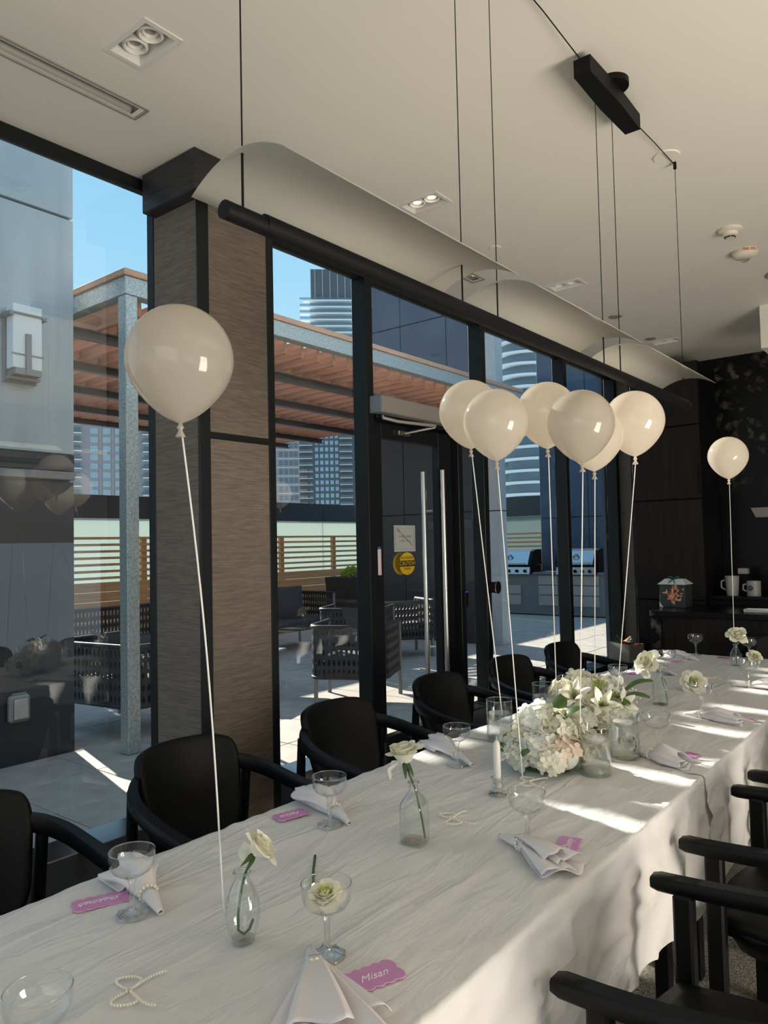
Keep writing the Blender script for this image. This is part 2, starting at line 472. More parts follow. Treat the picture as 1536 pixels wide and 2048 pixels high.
# ceiling with openings for the recessed fittings
DOWN = [(-2.095, 1.408), (-2.07, 2.967), (-2.06, 4.54), (-2.04, 6.42)]         # twin downlights
SLOT = [(-2.4455, 0.45, 0.047, 1.19), (-2.445, 4.01, 0.047, 0.075), (-2.44, 5.60, 0.047, 0.075)]
holes = [(x - 0.100, x + 0.100, y - 0.056, y + 0.056) for x, y in DOWN]
holes += [(x - hw * 0.55, x + hw * 0.55, y - hl + 0.03, y + hl - 0.03) for x, y, hw, hl in SLOT]
xs = sorted({-3.0, XR} | {h[0] for h in holes} | {h[1] for h in holes})
ys = sorted({YN, YB + 0.05} | {h[2] for h in holes} | {h[3] for h in holes})
mb = MB()
for j in range(len(ys) - 1):
    for i in range(len(xs) - 1):
        cx, cy = (xs[i] + xs[i + 1]) / 2, (ys[j] + ys[j + 1]) / 2
        if not any(h[0] < cx < h[1] and h[2] < cy < h[3] for h in holes):
            mb.add([(xs[i], ys[j], CEIL), (xs[i], ys[j + 1], CEIL), (xs[i + 1], ys[j + 1], CEIL), (xs[i + 1], ys[j], CEIL)], [(0, 1, 2, 3)])
mb.box(-3.0, XR, YN, YB + 0.05, CEIL + 0.16, CEIL + 0.24)
tag(part('ceiling', mb, 'ceiling'), 'plain warm white plaster ceiling with recessed fittings', 'ceiling', kind='structure')

mb = MB().box(XR, XR + 0.1, YN, -1.1, 0, CEIL + 0.2).box(XR, XR + 0.1, 5.1, YB, 0, CEIL + 0.2)
mb.box(XR, XR + 0.1, -1.1, 5.1, 0, 0.12).box(XR, XR + 0.1, -1.1, 5.1, 1.6, CEIL + 0.2)
tag(part('wall_right', mb, 'wall'), 'plain beige wall with a long low opening added for fill light', 'wall', kind='structure')
o = thing('window_7', 'long low unseen window added for fill light opposite the terrace', 'window', (XR, 2.0, 0), kind='structure')  # out of view, added to go with the side fill light
for y in (-1.1, 0.97, 3.04, 5.05): part('mullion', MB().bev(XR + 0.02, XR + 0.09, y, y + 0.05, 0.12, 1.6, 0.004), 'frame', o, world=True)
part('pane', MB().add([(XR + 0.05, -1.1, 0.12), (XR + 0.05, 5.1, 0.12), (XR + 0.05, 5.1, 1.6), (XR + 0.05, -1.1, 1.6)], [(0, 1, 2, 3)]), 'glass', o, world=True)
o = thing('window_8', 'wide unseen window added for fill light behind the camera', 'window', (0.5, YN, 0), kind='structure')  # out of view, added to go with the rear fill light
for x in (-1.4, 0.475, 2.35): part('mullion', MB().bev(x, x + 0.05, YN - 0.09, YN - 0.02, 0.5, 2.95, 0.004), 'frame', o, world=True)
part('pane', MB().add([(-1.4, YN - 0.05, 0.5), (2.4, YN - 0.05, 0.5), (2.4, YN - 0.05, 2.95), (-1.4, YN - 0.05, 2.95)], [(0, 1, 2, 3)]), 'glass', o, world=True)
mb = MB().box(-3.0, -1.4, YN - 0.1, YN, 0, CEIL + 0.2).box(2.4, XR, YN - 0.1, YN, 0, CEIL + 0.2)
mb.box(-1.4, 2.4, YN - 0.1, YN, 0, 0.5).box(-1.4, 2.4, YN - 0.1, YN, 2.95, CEIL + 0.2)
tag(part('wall_front', mb, 'wall'), 'plain beige wall behind the camera around a wide added window', 'wall', kind='structure')
w = part('wall_back', MB().box(-3.0, XR, YB, YB + 0.1, 0, CEIL + 0.2), 'marble')
tag(w, 'black marble feature wall with gold veins behind the counter', 'wall', kind='structure')

# ---- glazed wall
def frame_box(name, parent, x0, x1, y0, y1, z0, z1, m='frame', b=0.004):
    return part(name, MB().bev(x0, x1, y0, y1, z0, z1, b), m, parent, world=True)
def pane(parent, y0, y1, z0, z1, x=XG, name='pane', t=0.0):
    return part(name, MB().add([(x, y0, z0), (x, y1, z0), (x, y1, z1), (x, y0, z1)], [(0, 1, 2, 3)]), 'glass', parent, world=True)
def window(n, label, y0, y1, ml=None):
    o = thing('window_%d' % n, label, 'window', (XG, (y0 + y1) / 2, 0), kind='structure')
    frame_box('sill', o, -2.985, -2.795, y0, y1, 0.0, 0.335, 'sill')
    frame_box('head', o, -2.93, -2.885, y0, y1, 3.105, CEIL)
    pane(o, y0 + 0.002, y1 - 0.002, 0.335, 3.105)
    for y in (ml or ()): frame_box('mullion', o, -2.95, -2.84, y, y + 0.066, 0, CEIL)
    return o
window(1, 'tall floor-to-ceiling window left of the wallpapered column', YN, 1.975, (-1.2,))
window(2, 'narrow full-height window between the column and the glass door', 2.39, 3.49, (3.424,))
o = thing('window_3', 'glass transom pane above the automatic door', 'window', (XG, 4.0, 0), kind='structure')
frame_box('transom_bar', o, -2.985, -2.82, 3.49, 4.74, 2.26, 2.37)
frame_box('head', o, -2.93, -2.885, 3.49, 4.74, 3.105, CEIL)
pane(o, 3.49, 4.74, 2.37, 3.105)
o = thing('window_4', 'narrow dark sidelight pane right of the glass door', 'window', (XG, 4.5, 0), kind='structure')
frame_box('jamb', o, -2.985, -2.82, 4.372, 4.43, 0, 2.26)
frame_box('sill', o, -2.985, -2.82, 4.43, 4.74, 0, 0.335, 'sill')
pane(o, 4.43, 4.74, 0.335, 2.26)
window(5, 'full-height window that shows the steel grills outside', 4.74, 6.136, (4.745,))
window(6, 'last full-height window before the dark far corner', 6.136, 7.37, (6.136, 7.30))

# ---- the door
d = thing('door_1', 'black framed glass door with a caution disc and tall steel handles', 'door', (XG, 3.95, 0), kind='structure')
frame_box('stile', d, -2.93, -2.87, 3.495, 3.59, 0.02, 2.25)
frame_box('stile', d, -2.93, -2.87, 4.205, 4.362, 0.02, 2.25)
frame_box('rail', d, -2.93, -2.87, 3.59, 4.205, 2.155, 2.25)
frame_box('rail', d, -2.93, -2.87, 3.59, 4.205, 0.02, 0.335)
pane(d, 3.59, 4.205, 0.335, 2.155)
for x, s in ((-2.825, 1), (-2.985, -1)):
    h = part('pull_handle', MB().tube([(x, 4.185, 0.60), (x, 4.185, 1.99)], 0.0165, 14), 'steel', d, 40, world=True,
             label='tall brushed steel pull handle')
    for z in (0.80, 1.72):
        q = part('standoff', MB().tube([(-2.90 + 0.03 * s, 4.23, z), (x, 4.19, z)], 0.007, 8), 'steel', h, 40)
        q.data.transform(Matrix.Translation(-d.location))
door = d
# automatic operator above the door
t = thing('door_operator', 'grey box of the automatic door operator above the glass door', 'door operator', (-2.80, 3.82, 2.27))
part('housing', MB().bev(-2.84, -2.75, 3.46, 4.36, 2.285, 2.385, 0.006), 'grille', t, world=True)
part('end_cap', MB().bev(-2.842, -2.748, 3.445, 3.46, 2.283, 2.387, 0.004), 'bracket', t, world=True)
part('arm', MB().tube([(-2.80, 3.52, 2.275), (-2.80, 3.52, 2.262), (-2.76, 3.62, 2.245), (-2.70, 3.93, 2.245)], 0.010, 8), 'grille', t, 40, world=True)
part('arm', MB().tube([(-2.70, 3.93, 2.235), (-2.86, 3.80, 2.20)], 0.008, 8), 'steel', t, 40, world=True)
part('arm_bracket', MB().bev(-2.87, -2.845, 3.74, 3.86, 2.185, 2.215, 0.003), 'steel', t, world=True)

# ---- column
c = thing('column', 'square column clad in brown woven wallpaper with black edges', 'column', (-2.75, 2.18, 0), kind='structure')
CX0, CX1, CY0, CY1 = -2.915, -2.55, 1.975, 2.405
part('wall_panel', MB().box(CX0 + 0.05, CX1 - 0.012, CY0, CY0 + 0.02, 0.1, 3.0), 'wallpaper', c, world=True)
part('wall_panel', MB().box(CX1 - 0.02, CX1, CY0 + 0.055, CY1 - 0.045, 1.995, 3.10), 'wallpaper', c, world=True)
part('wall_panel', MB().box(CX1 - 0.02, CX1, CY0 + 0.055, CY1 - 0.045, 0.1, 1.965), 'wallpaper', c, world=True)
frame_box('core', c, CX0, CX1 - 0.03, CY0 + 0.02, CY1 - 0.004, 0, CEIL)
frame_box('edge_trim', c, CX0, CX0 + 0.052, CY0 - 0.004, CY0 + 0.02, 0, CEIL)
frame_box('edge_trim', c, CX1 - 0.012, CX1 + 0.004, CY0 - 0.004, CY0 + 0.055, 0, CEIL)
frame_box('edge_trim', c, CX1 - 0.03, CX1 + 0.004, CY1 - 0.045, CY1, 0, CEIL)
frame_box('divider_trim', c, CX1 - 0.02, CX1 + 0.004, CY0 + 0.05, CY1 - 0.04, 1.965, 1.995)
frame_box('baseboard', c, CX0, CX1 + 0.01, CY0 - 0.01, CY1, 0, 0.1)
part('capital', MB().bev(-2.855, -2.48, 1.909, 2.405, 2.985, CEIL, 0.004), 'dark_wood', c, world=True, label='charcoal wood capital')

# pier in the far corner beside the window
c = thing('trim_1', 'beige panelled pier with a black stripe in the far corner', 'trim', (-2.6, 7.2, 0), kind='structure')
part('wall_panel', MB().box(-2.90, -2.71, 7.36, 7.38, 0, CEIL), 'wallpaper', c, world=True)
frame_box('stripe', c, -2.71, -2.66, 7.33, 7.38, 0, CEIL)
part('wall_panel', MB().box(-2.66, -2.56, 7.33, 7.36, 0, CEIL), 'wallpaper', c, world=True)
frame_box('stripe', c, -2.56, -2.52, 7.31, 7.36, 0, CEIL)

# soffit that drops from the ceiling at the far right
tag(part('trim_2', MB().box(-1.20, -0.75, 5.9, 6.15, 2.85, CEIL), 'ceiling'), 'pale dropped soffit end at the far right of the ceiling', 'trim', kind='structure')

# ---- recessed fittings in the ceiling
def downlight(i, label, on=False):
    x, y = DOWN[i]
    t = thing('twin_downlight', label, 'ceiling light', (x, y, CEIL), group='recessed twin downlights')
    a, b, hx, hy = 0.118, 0.072, 0.100, 0.056
    mb = MB()
    z0 = -0.004
    ring = [(-a, -b), (a, -b), (a, b), (-a, b)]; inn = [(-hx, -hy), (hx, -hy), (hx, hy), (-hx, hy)]
    inn2 = [(q[0] * 0.86, q[1] * 0.82) for q in inn]
    vs = [(*q, 0.0) for q in ring] + [(*q, z0) for q in ring] + [(*q, z0) for q in inn] + [(*q, 0.045) for q in inn2]
    fs = []
    for k in range(4):
        n = (k + 1) % 4
        fs += [(k, 4 + k, 4 + n, n), (4 + k, 8 + k, 8 + n, 4 + n), (8 + k, 12 + k, 12 + n, 8 + n)]
    part('trim_frame', MB().add(vs, fs), 'white', t)
    part('housing', MB().box(-0.09, 0.09, -0.05, 0.05, 0.05, 0.14), 'black', t)
    for s in (-1, 1):
        g = part('gimbal_ring', MB().lathe([(0.042, 0.045), (0.042, 0.012), (0.036, 0.008), (0.033, 0.012), (0.032, 0.03)], 24), 'white', t, 40, loc=(0.043 * s, 0, 0))
        part('reflector', MB().lathe([(0.032, 0.026), (0.024, 0.018), (0.019, 0.026)], 20), 'white', g, 40)
        part('lamp', MB().lathe([(0.019, 0.026), (0.012, 0.034), (0.0, 0.037)], 20), 'lamp_on' if on else 'grille', g, 40)
    return t
M['lamp_on'] = mat('lit_lamp', (0.9, 0.88, 0.8), 0.3, emit=((1.0, 0.93, 0.8), 4.0))
downlight(0, 'unlit recessed twin downlight above the tall left window')
downlight(1, 'recessed twin downlight with two lit lamps beside the first pendant sail', True)
downlight(2, 'recessed twin downlight seen edge-on beyond the second pendant sail')
downlight(3, 'farthest recessed twin downlight near the black marble wall')
for (x, y, hw, hl), lab in zip(SLOT, ('long slot air diffuser in the ceiling along the left window', 'short dark slot diffuser just past the end of the first sail',
                                      'short dark slot diffuser between the second and third sails')):
    t = thing('slot_diffuser', lab, 'air vent', (x, y, CEIL), group='ceiling slot diffusers')
    mb = MB()
    lv = [(1.0, 1.0, 0.0), (1.0, 1.0, -0.005), (0.86, 1.0, -0.005), (0.55, 1.0, 0.012), (0.40, 1.0, 0.025)]
    rows = []
    for q, _, z in lv:
        dx = hw * q; dy = hl - (hw - dx) * 1.0
        rows.append([(-dx, -dy, z), (dx, -dy, z), (dx, dy, z), (-dx, dy, z)])
    vs = [p for r_ in rows for p in r_]
    fs = [(4 * i + k, 4 * i + 4 + k, 4 * i + 4 + (k + 1) % 4, 4 * i + (k + 1) % 4) for i in range(len(rows) - 1) for k in range(4)]
    part('frame', MB().add(vs, fs), 'grille', t)
    part('slot_blade', MB().box(-hw * 0.45, hw * 0.45, -hl + 0.02, hl - 0.02, 0.05, 0.06), 'black', t)
def disc(name, label, cat, x, y, r, m, h=0.006, group=None):
    o = part(name, MB().lathe([(0, -h), (r * 0.96, -h), (r, -h * 0.4), (r, 0)], 32), m, None, 40, loc=(x, y, CEIL))
    return tag(o, label, cat, group)
disc('ceiling_disc', 'flat round cover plate beside the end of the pendant cable', 'cover plate', -1.01, 3.29, 0.056, 'ceiling')
disc('sprinkler_cover', 'small round sprinkler cover right of the first sail', 'sprinkler', -2.09, 3.678, 0.032, 'ceiling')
disc('sprinkler_cover', 'round sprinkler cover above the far end of the second sail', 'sprinkler', -2.084, 5.428, 0.05, 'grille')
disc('sprinkler_cover', 'smallest round sprinkler cover, nearest the far wall', 'sprinkler', -2.10, 6.23, 0.045, 'grille')
disc('ceiling_speaker', 'large grey round ceiling speaker cut off by the right edge', 'speaker', -0.905, 5.27, 0.125, 'grille', 0.008)
t = thing('smoke_detector', 'cream smoke detector with black slots in the ceiling', 'smoke detector', (-1.005, 4.31, CEIL))
part('base', MB().lathe([(0.062, 0), (0.062, -0.012), (0.045, -0.022), (0, -0.022)], 28), 'plastic', t, 40)
part('chamber', MB().lathe([(0.043, -0.022), (0.038, -0.036), (0.024, -0.042), (0.024, -0.05), (0, -0.052)], 28), 'plastic', t, 40)
for k in range(8):
    a = k * PI / 4
    part('vent_slot', MB().box(-0.008, 0.008, -0.002, 0.002, -0.049, -0.043), 'black', t, loc=(0.0245 * math.cos(a), 0.0245 * math.sin(a), 0), rot=(0, 0, a + PI / 2))
t = thing('fire_alarm', 'white round fire alarm with red FIRE-FEU lettering', 'fire alarm', (-1.02, 4.70, CEIL))
part('base', MB().lathe([(0.068, 0), (0.070, -0.022), (0.060, -0.036), (0.040, -0.044), (0, -0.046)], 32), 'plastic', t, 40)
part('strobe', MB().lathe([(0.026, -0.044), (0.026, -0.056), (0.014, -0.064), (0, -0.066)], 16), 'crystal', t, 40)
M['red'] = mat('red_ink', (0.45, 0.03, 0.02), 0.5)
text('FIRE-FEU', 0.021, 'red', t, (0.040, -0.0575, -0.0135), (R(95), 0, R(35)))

# ---- pendant lamp over the table
PX = -1.0
p = thing('pendant_light', 'long black pendant tube under three curved white fabric sails', 'pendant light', (PX, 2.12, CEIL))
part('tube', MB().tube([(PX, 0.83, 2.083), (PX, 3.44, 2.083)], 0.0165, 20), 'black', p, 40, world=True)
part('tube', MB().tube([(PX, 0.92, 2.086), (PX, 3.40, 2.086)], 0.0185, 20), 'black', p, 40, world=True)
for y0, y1 in ((0.858, 1.655), (1.755, 2.52), (2.625, 3.40)):
    def sail(u, v, y0=y0, y1=y1):
        x = -0.125 + 0.25 * u
        return (PX + x, y0 + (y1 - y0) * v, 2.157 + 0.042 * (1 - (x / 0.125) ** 2) + 0.004 * (x / 0.125))
    s = part('sail', MB().grid(sail, 17, 2), 'sail', p, 180, world=True, solid=0.0016)
for y in (0.873, 1.590, 1.765, 2.49, 2.64, 3.37):
    w = part('wire', MB().tube([(PX, y, 2.09), (PX, y, 2.20)], 0.0024, 6), 'black', p, 40, world=True)
    part('wire', MB().tube([(PX, y, 2.20), (PX, y, 2.206), (PX, y, CEIL - 0.006)], [0.0034, 0.0016, 0.0013], 6), 'black', p, 40, world=True)
for y in (0.873, 1.590, 1.765, 3.37):
    part('grommet', MB().lathe([(0.007, 0), (0.007, -0.03), (0, -0.03)], 12), 'black', p, 40, loc=(0, y - 2.12, 0))
part('canopy', MB().prism([(-0.030, -0.235), (0.030, -0.235), (0.036, 0), (0.030, 0.235), (-0.030, 0.235), (-0.036, 0)], -0.082, -0.022), 'black', p, loc=(0, 0.50, 0))
part('canopy_disc', MB().lathe([(0, -0.022), (0.06, -0.022), (0.06, 0), (0, 0)], 28), 'black', p, 40, loc=(0.012, 0.50, 0))
part('cable', MB().tube([(PX, 2.39, CEIL - 0.035), (PX, 2.1, CEIL - 0.018), (PX, 0.873, CEIL - 0.012)], 0.002, 6), 'black', p, 40, world=True)
part('cable', MB().tube([(PX, 2.85, CEIL - 0.035), (PX, 3.1, CEIL - 0.02), (PX, 3.37, CEIL - 0.012)], 0.002, 6), 'black', p, 40, world=True)

# ---- far wall: tall cabinet, counter, hood
t = thing('tall_cabinet', 'dark brown wood cabinet wall behind the flowered gift box', 'cabinet', (-2.2, 7.1, 0))
part('carcass', MB().box(-2.50, -1.90, 6.84, 7.36, 0.0, 3.05), 'black', t, world=True)
for x0, x1, zz in ((-2.50, -1.902, ((0.02, 0.95), (0.96, 1.835), (1.845, 2.485), (2.495, 3.05))),):
    for z0, z1 in zz:
        dr = part('door', MB().bev(x0, x1, 6.80, 6.838, z0, z1, 0.003), 'brown_wood', t, world=True)
part('pull_handle', MB().box(-1.925, -1.91, 6.785, 6.80, 1.88, 2.15), 'black', t, world=True)
t = thing('bar_counter', 'low dark counter with a black marble top along the far wall', 'counter', (-1.2, 6.6, 0))
part('countertop', MB().bev(-2.13, 0.6, 6.06, 6.78, 0.88, 0.925, 0.004), 'marble', t, world=True)
part('cabinet', MB().box(-2.05, 0.6, 6.10, 6.78, 0.0, 0.88), 'brown_wood', t, world=True)
part('end_panel', MB().box(-2.13, -2.052, 6.08, 6.78, 0.0, 0.88), 'marble', t, world=True)
t = thing('back_counter', 'raised black marble ledge under the marble wall', 'counter', (-1.0, 7.0, 0))
part('countertop', MB().bev(-1.89, 1.0, 6.82, 7.36, 0.97, 1.0, 0.004), 'marble', t, world=True)
part('cabinet', MB().box(-1.89, 1.0, 6.86, 7.36, 0.0, 0.97), 'black', t, world=True)
t = thing('range_hood', 'grey metal hood corner on the marble wall at the right edge', 'range hood', (-1.2, 7.1, 1.65))
part('hood_body', MB().add([(-1.50, 6.9, 1.66), (-0.9, 6.9, 1.66), (-0.9, 7.36, 1.66), (-1.50, 7.36, 1.66), (-1.53, 6.86, 1.74), (-0.9, 6.86, 1.74), (-0.9, 7.36, 1.74), (-1.53, 7.36, 1.74)],
     [(3, 2, 1, 0), (4, 5, 6, 7), (0, 1, 5, 4), (1, 2, 6, 5), (2, 3, 7, 6), (3, 0, 4, 7)]), 'grille', t, world=True)
part('hood_chimney', MB().box(-1.1, -0.9, 7.1, 7.36, 1.74, 2.6), 'marble', t, world=True)

# ---- small things on the glazed wall
def text_x(body, size, m, parent, y, z, x, **k):
    return text(body, size, m, parent, Vector((x, y, z)) - parent.location, FACE_X, **k)
M['yellow_sign'] = mat('yellow_vinyl', (0.62, 0.40, 0.02), 0.5)
M['black_ink'] = mat('black_ink', (0.012, 0.012, 0.012), 0.6)
M['paper'] = mat('white_paper', (0.55, 0.56, 0.55), 0.8)
M['grey_ink'] = mat('grey_ink', (0.33, 0.33, 0.33), 0.7)
M['tan'] = mat('tan_ink', (0.38, 0.26, 0.19), 0.7)
M['blue'] = mat('blue_print', (0.06, 0.12, 0.32), 0.5)
def ellipse(a, b, n=36): return [(a * math.cos(2 * PI * i / n), b * math.sin(2 * PI * i / n)) for i in range(n)]
RX = Matrix(((0, 0, 1, 0), (1, 0, 0, 0), (0, 1, 0, 0), (0, 0, 0, 1)))      # plane xy -> plane yz facing +X
t = thing('caution_sticker', 'oval yellow CAUTION automatic door sticker on the door glass', 'sign', (XG + 0.003, 3.862, 1.374))
part('disc', MB().prism(ellipse(0.083, 0.072), 0, 0.001).xf(RX), 'yellow_sign', t)
part('band', MB().prism([(-0.083, -0.018), (0.083, -0.018), (0.083, 0.020), (-0.083, 0.020)], 0.001, 0.0016).xf(RX), 'black_ink', t)
text('CAUTION', 0.037, 'yellow_sign', t, (0.002, 0, 0.001), FACE_X, sx_=0.98)
text('AUTOMATIC', 0.0215, 'black_ink', t, (0.0015, 0, 0.037), FACE_X)
text('DOOR', 0.0215, 'black_ink', t, (0.0015, 0, -0.033), FACE_X)
text('!', 0.018, 'black_ink', t, (0.0015, 0, -0.057), FACE_X)
b_ = part('backing_disc', MB().prism(ellipse(0.083, 0.072), 0, 0.001).xf(RX), 'yellow_sign', t, loc=(-0.05, -0.0, 0))
t = thing('paper_notice', 'white paper notice in a clear sleeve stuck outside the door glass', 'sign', (XG - 0.004, 3.852, 1.535))
part('sheet', MB().box(-0.001, 0.0, -0.112, 0.112, -0.084, 0.084), 'paper', t)
part('border', MB().box(0.0, 0.0006, -0.098, -0.094, -0.066, 0.066).box(0.0, 0.0006, 0.094, 0.098, -0.066, 0.066)
     .box(0.0, 0.0006, -0.098, 0.098, 0.064, 0.066).box(0.0, 0.0006, -0.098, 0.098, -0.068, -0.066), 'grey_ink', t)
part('printed_brush', MB().add([(0.0012, -0.086, 0.056), (0.0012, -0.070, 0.066), (0.0012, -0.045, 0.044), (0.0012, -0.058, 0.036)], [(0, 1, 2, 3)])
     .add([(0.0008, -0.054, 0.042), (0.0008, -0.047, 0.046), (0.0008, 0.083, -0.045), (0.0008, 0.077, -0.05)], [(0, 1, 2, 3)]), 'tan', t)
for body, z in (('EMERGENCY', 0.012), ('EXIT ONLY', -0.016)):
    text(body, 0.024, 'grey_ink', t, (0.001, 0, z), (R(90), 0, R(-90)))      # printed for the terrace side: reads mirrored from inside
t = thing('height_strip', 'narrow white scale sticker with a blue top on the door jamb', 'sticker', (-2.868, 3.545, 1.40))
part('strip', MB().box(0, 0.001, -0.016, 0.016, -0.085, 0.07), 'white', t)
part('blue_head', MB().box(0, 0.001, -0.016, 0.016, 0.07, 0.085), 'blue', t)
part('tick_marks', MB().add([], []).box(0.001, 0.0014, -0.009, -0.006, -0.08, 0.065).box(0.001, 0.0014, 0.002, 0.010, -0.08, 0.065), 'pinkrim', t)
t = thing('card_reader', 'small black card reader with a blue light on the door jamb', 'card reader', (-2.815, 4.40, 1.12))
part('case', MB().bev(-0.005, 0.02, -0.022, 0.022, -0.06, 0.05, 0.004), 'black', t)
M['led'] = mat('blue_led', (0.05, 0.05, 0.6), 0.4, emit=((0.08, 0.1, 1.0), 1.2))
part('status_light', MB().box(0.02, 0.021, -0.014, 0.014, 0.04, 0.044), 'led', t)
t = thing('push_knob', 'round black knob with a brass rim on the window mullion', 'knob', (-2.84, 4.79, 1.17))
part('barrel', MB().tube([(0, 0, 0), (0.05, 0, 0)], 0.040, 24), 'black', t, 40)
part('face', MB().tube([(0.05, 0, 0), (0.066, 0, 0)], 0.044, 24), 'black', t, 40)
part('rim', MB().grid(lambda u, v: (0.066 + 0.003 * math.cos(2 * PI * v), (0.043 + 0.003 * math.sin(2 * PI * v)) * math.cos(2 * PI * u), (0.043 + 0.003 * math.sin(2 * PI * v)) * math.sin(2 * PI * u)), 24, 7, True), 'brass', t, 40)
# ------------------------------------------------------------------ outside: terrace
t = thing('terrace', 'grey stone paved roof terrace outside the windows', 'terrace', (-6, 7, 0), kind='structure')
part('terrace_base', MB().box(-10.6, -3.0, -6.0, 15.2, -0.12, -0.006), 'grout', t, world=True)
pv = MB().bev(-0.302, 0.302, -0.302, 0.302, -0.03, 0.0, 0.004).mesh('paver', 'paver')
k = 0
for i in range(11):
    for j in range(25):
        x, y = -3.31 - 0.61 * i, 0.1 + 0.61 * j
        o = link('paver', pv, t, Vector((x, y, rnd.uniform(-0.003, 0.0))) - t.location)
        k += 1
# wall opposite the windows, with a lamp and an outlet
t = thing('exterior_wall', 'blue grey clad wall with a square lamp outside the left window', 'wall', (-5.6, 0, 0), kind='structure')
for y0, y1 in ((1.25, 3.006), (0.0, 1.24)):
    for z0, z1, m in ((2.235, 4.05, 'cladding'), (4.07, 5.6, 'cladding')):  # upper panels paler: the light falling on them is in the colour
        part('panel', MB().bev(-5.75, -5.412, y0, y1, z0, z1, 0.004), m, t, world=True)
    part('panel', MB().bev(-5.75, -5.415, y0, y1, 0.0, 2.02, 0.004), 'cladding_dark', t, world=True)  # same wall, shade on its lower part put into a darker colour
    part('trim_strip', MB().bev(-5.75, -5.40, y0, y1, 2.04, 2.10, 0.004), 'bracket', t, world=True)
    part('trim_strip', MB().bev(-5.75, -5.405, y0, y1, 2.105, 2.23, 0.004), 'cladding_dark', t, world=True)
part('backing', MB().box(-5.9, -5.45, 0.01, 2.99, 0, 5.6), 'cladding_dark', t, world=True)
t = thing('wall_sconce', 'square opal glass wall lamp in a grey metal bracket outside', 'wall lamp', (-5.41, 2.585, 3.0))
part('back_plate', MB().bev(0, 0.03, -0.12, 0.12, -0.285, 0.22, 0.003), 'bracket', t)
part('glass_shade', MB().bev(0.035, 0.135, -0.105, 0.105, -0.20, 0.26, 0.005), 'opal', t)
part('top_band', MB().box(0.0, 0.150, -0.135, 0.135, 0.185, 0.197).box(0.0, 0.15, 0.105, 0.135, 0.17, 0.185).box(0.0, 0.15, -0.135, -0.105, 0.17, 0.185), 'bracket', t)
part('lower_band', MB().box(0.135, 0.142, -0.115, 0.115, -0.105, -0.095), 'bracket', t)
part('bracket_bar', MB().box(0.137, 0.155, -0.018, 0.018, -0.245, 0.05), 'bracket', t)
part('bracket_base', MB().box(0.03, 0.15, -0.095, 0.095, -0.245, -0.205).box(0.03, 0.10, -0.11, 0.11, -0.27, -0.25), 'bracket', t)
t = thing('outlet_cover', 'weatherproof outlet cover low on the exterior wall', 'outlet', (-5.412, 2.57, 0.40))
part('cover', MB().bev(0, 0.06, -0.075, 0.075, -0.095, 0.095, 0.018), 'grille', t)
part('clear_lid', MB().bev(0.06, 0.075, -0.05, 0.05, -0.07, 0.07, 0.012), 'slab', t)
part('hinge', MB().tube([(0.03, -0.05, 0.1), (0.03, 0.05, 0.1)], 0.009, 8), 'bracket', t)

# ---- pergola
PG0, PG1, PX0, PX1 = 3.16, 9.35, -10.15, -4.95
p = thing('pergola', 'galvanised steel pergola roofed with close cedar joists', 'pergola', (-7.5, 6.2, 0))
part('post', MB().bev(-5.06, -4.955, 3.165, 3.27, 0.0, 3.42, 0.006), 'zinc', p, world=True)
part('post', MB().bev(-10.1, -10.0, 9.2, 9.3, 0.0, 3.42, 0.006), 'zinc', p, world=True)
part('beam', MB().bev(-5.06, -4.95, 3.16, PG1, 3.42, 3.56, 0.004), 'zinc', p, world=True)
part('beam', MB().bev(PX0, -5.06, 3.16, 3.26, 3.42, 3.56, 0.004), 'zinc', p, world=True)
part('beam', MB().bev(PX0, PX0 + 0.1, 3.26, PG1, 3.34, 3.52, 0.004), 'steel_dark', p, world=True)
part('fascia', MB().bev(-5.05, -4.93, 3.14, PG1, 3.56, 3.61, 0.004), 'fascia', p, world=True)
part('fascia', MB().bev(PX0, -5.05, 3.14, 3.24, 3.56, 3.61, 0.004), 'fascia', p, world=True)
for x in (-5.7, -6.74, -7.76, -8.78, -9.6):
    part('purlin', MB().box(x - 0.04, x + 0.04, 3.02, PG1, 3.235, 3.25).box(x - 0.008, x + 0.008, 3.02, PG1, 3.25, 3.30).box(x - 0.04, x + 0.04, 3.02, PG1, 3.30, 3.312), 'steel_dark', p, world=True)
jm = MB().bev(-2.49, 2.49, -0.019, 0.019, 0, 0.17, 0.003).mesh('joist', 'joist')
y = 3.36
ys_j = []
while y < PG1 - 0.05:
    link('joist', jm, p, Vector((-7.56, y, 3.312)) - p.location)
    ys_j.append(y); y += 0.224
bm_ = MB().box(-0.019, 0.019, -0.092, 0.092, 0, 0.165).mesh('blocking', 'joist')
for i, y in enumerate(ys_j[:-1]):
    for x in (-5.7, -6.76, -7.76, -8.78):
        link('blocking', bm_, p, Vector((x + (0.03 if i % 2 else -0.03), y + 0.112, 3.315)) - p.location)

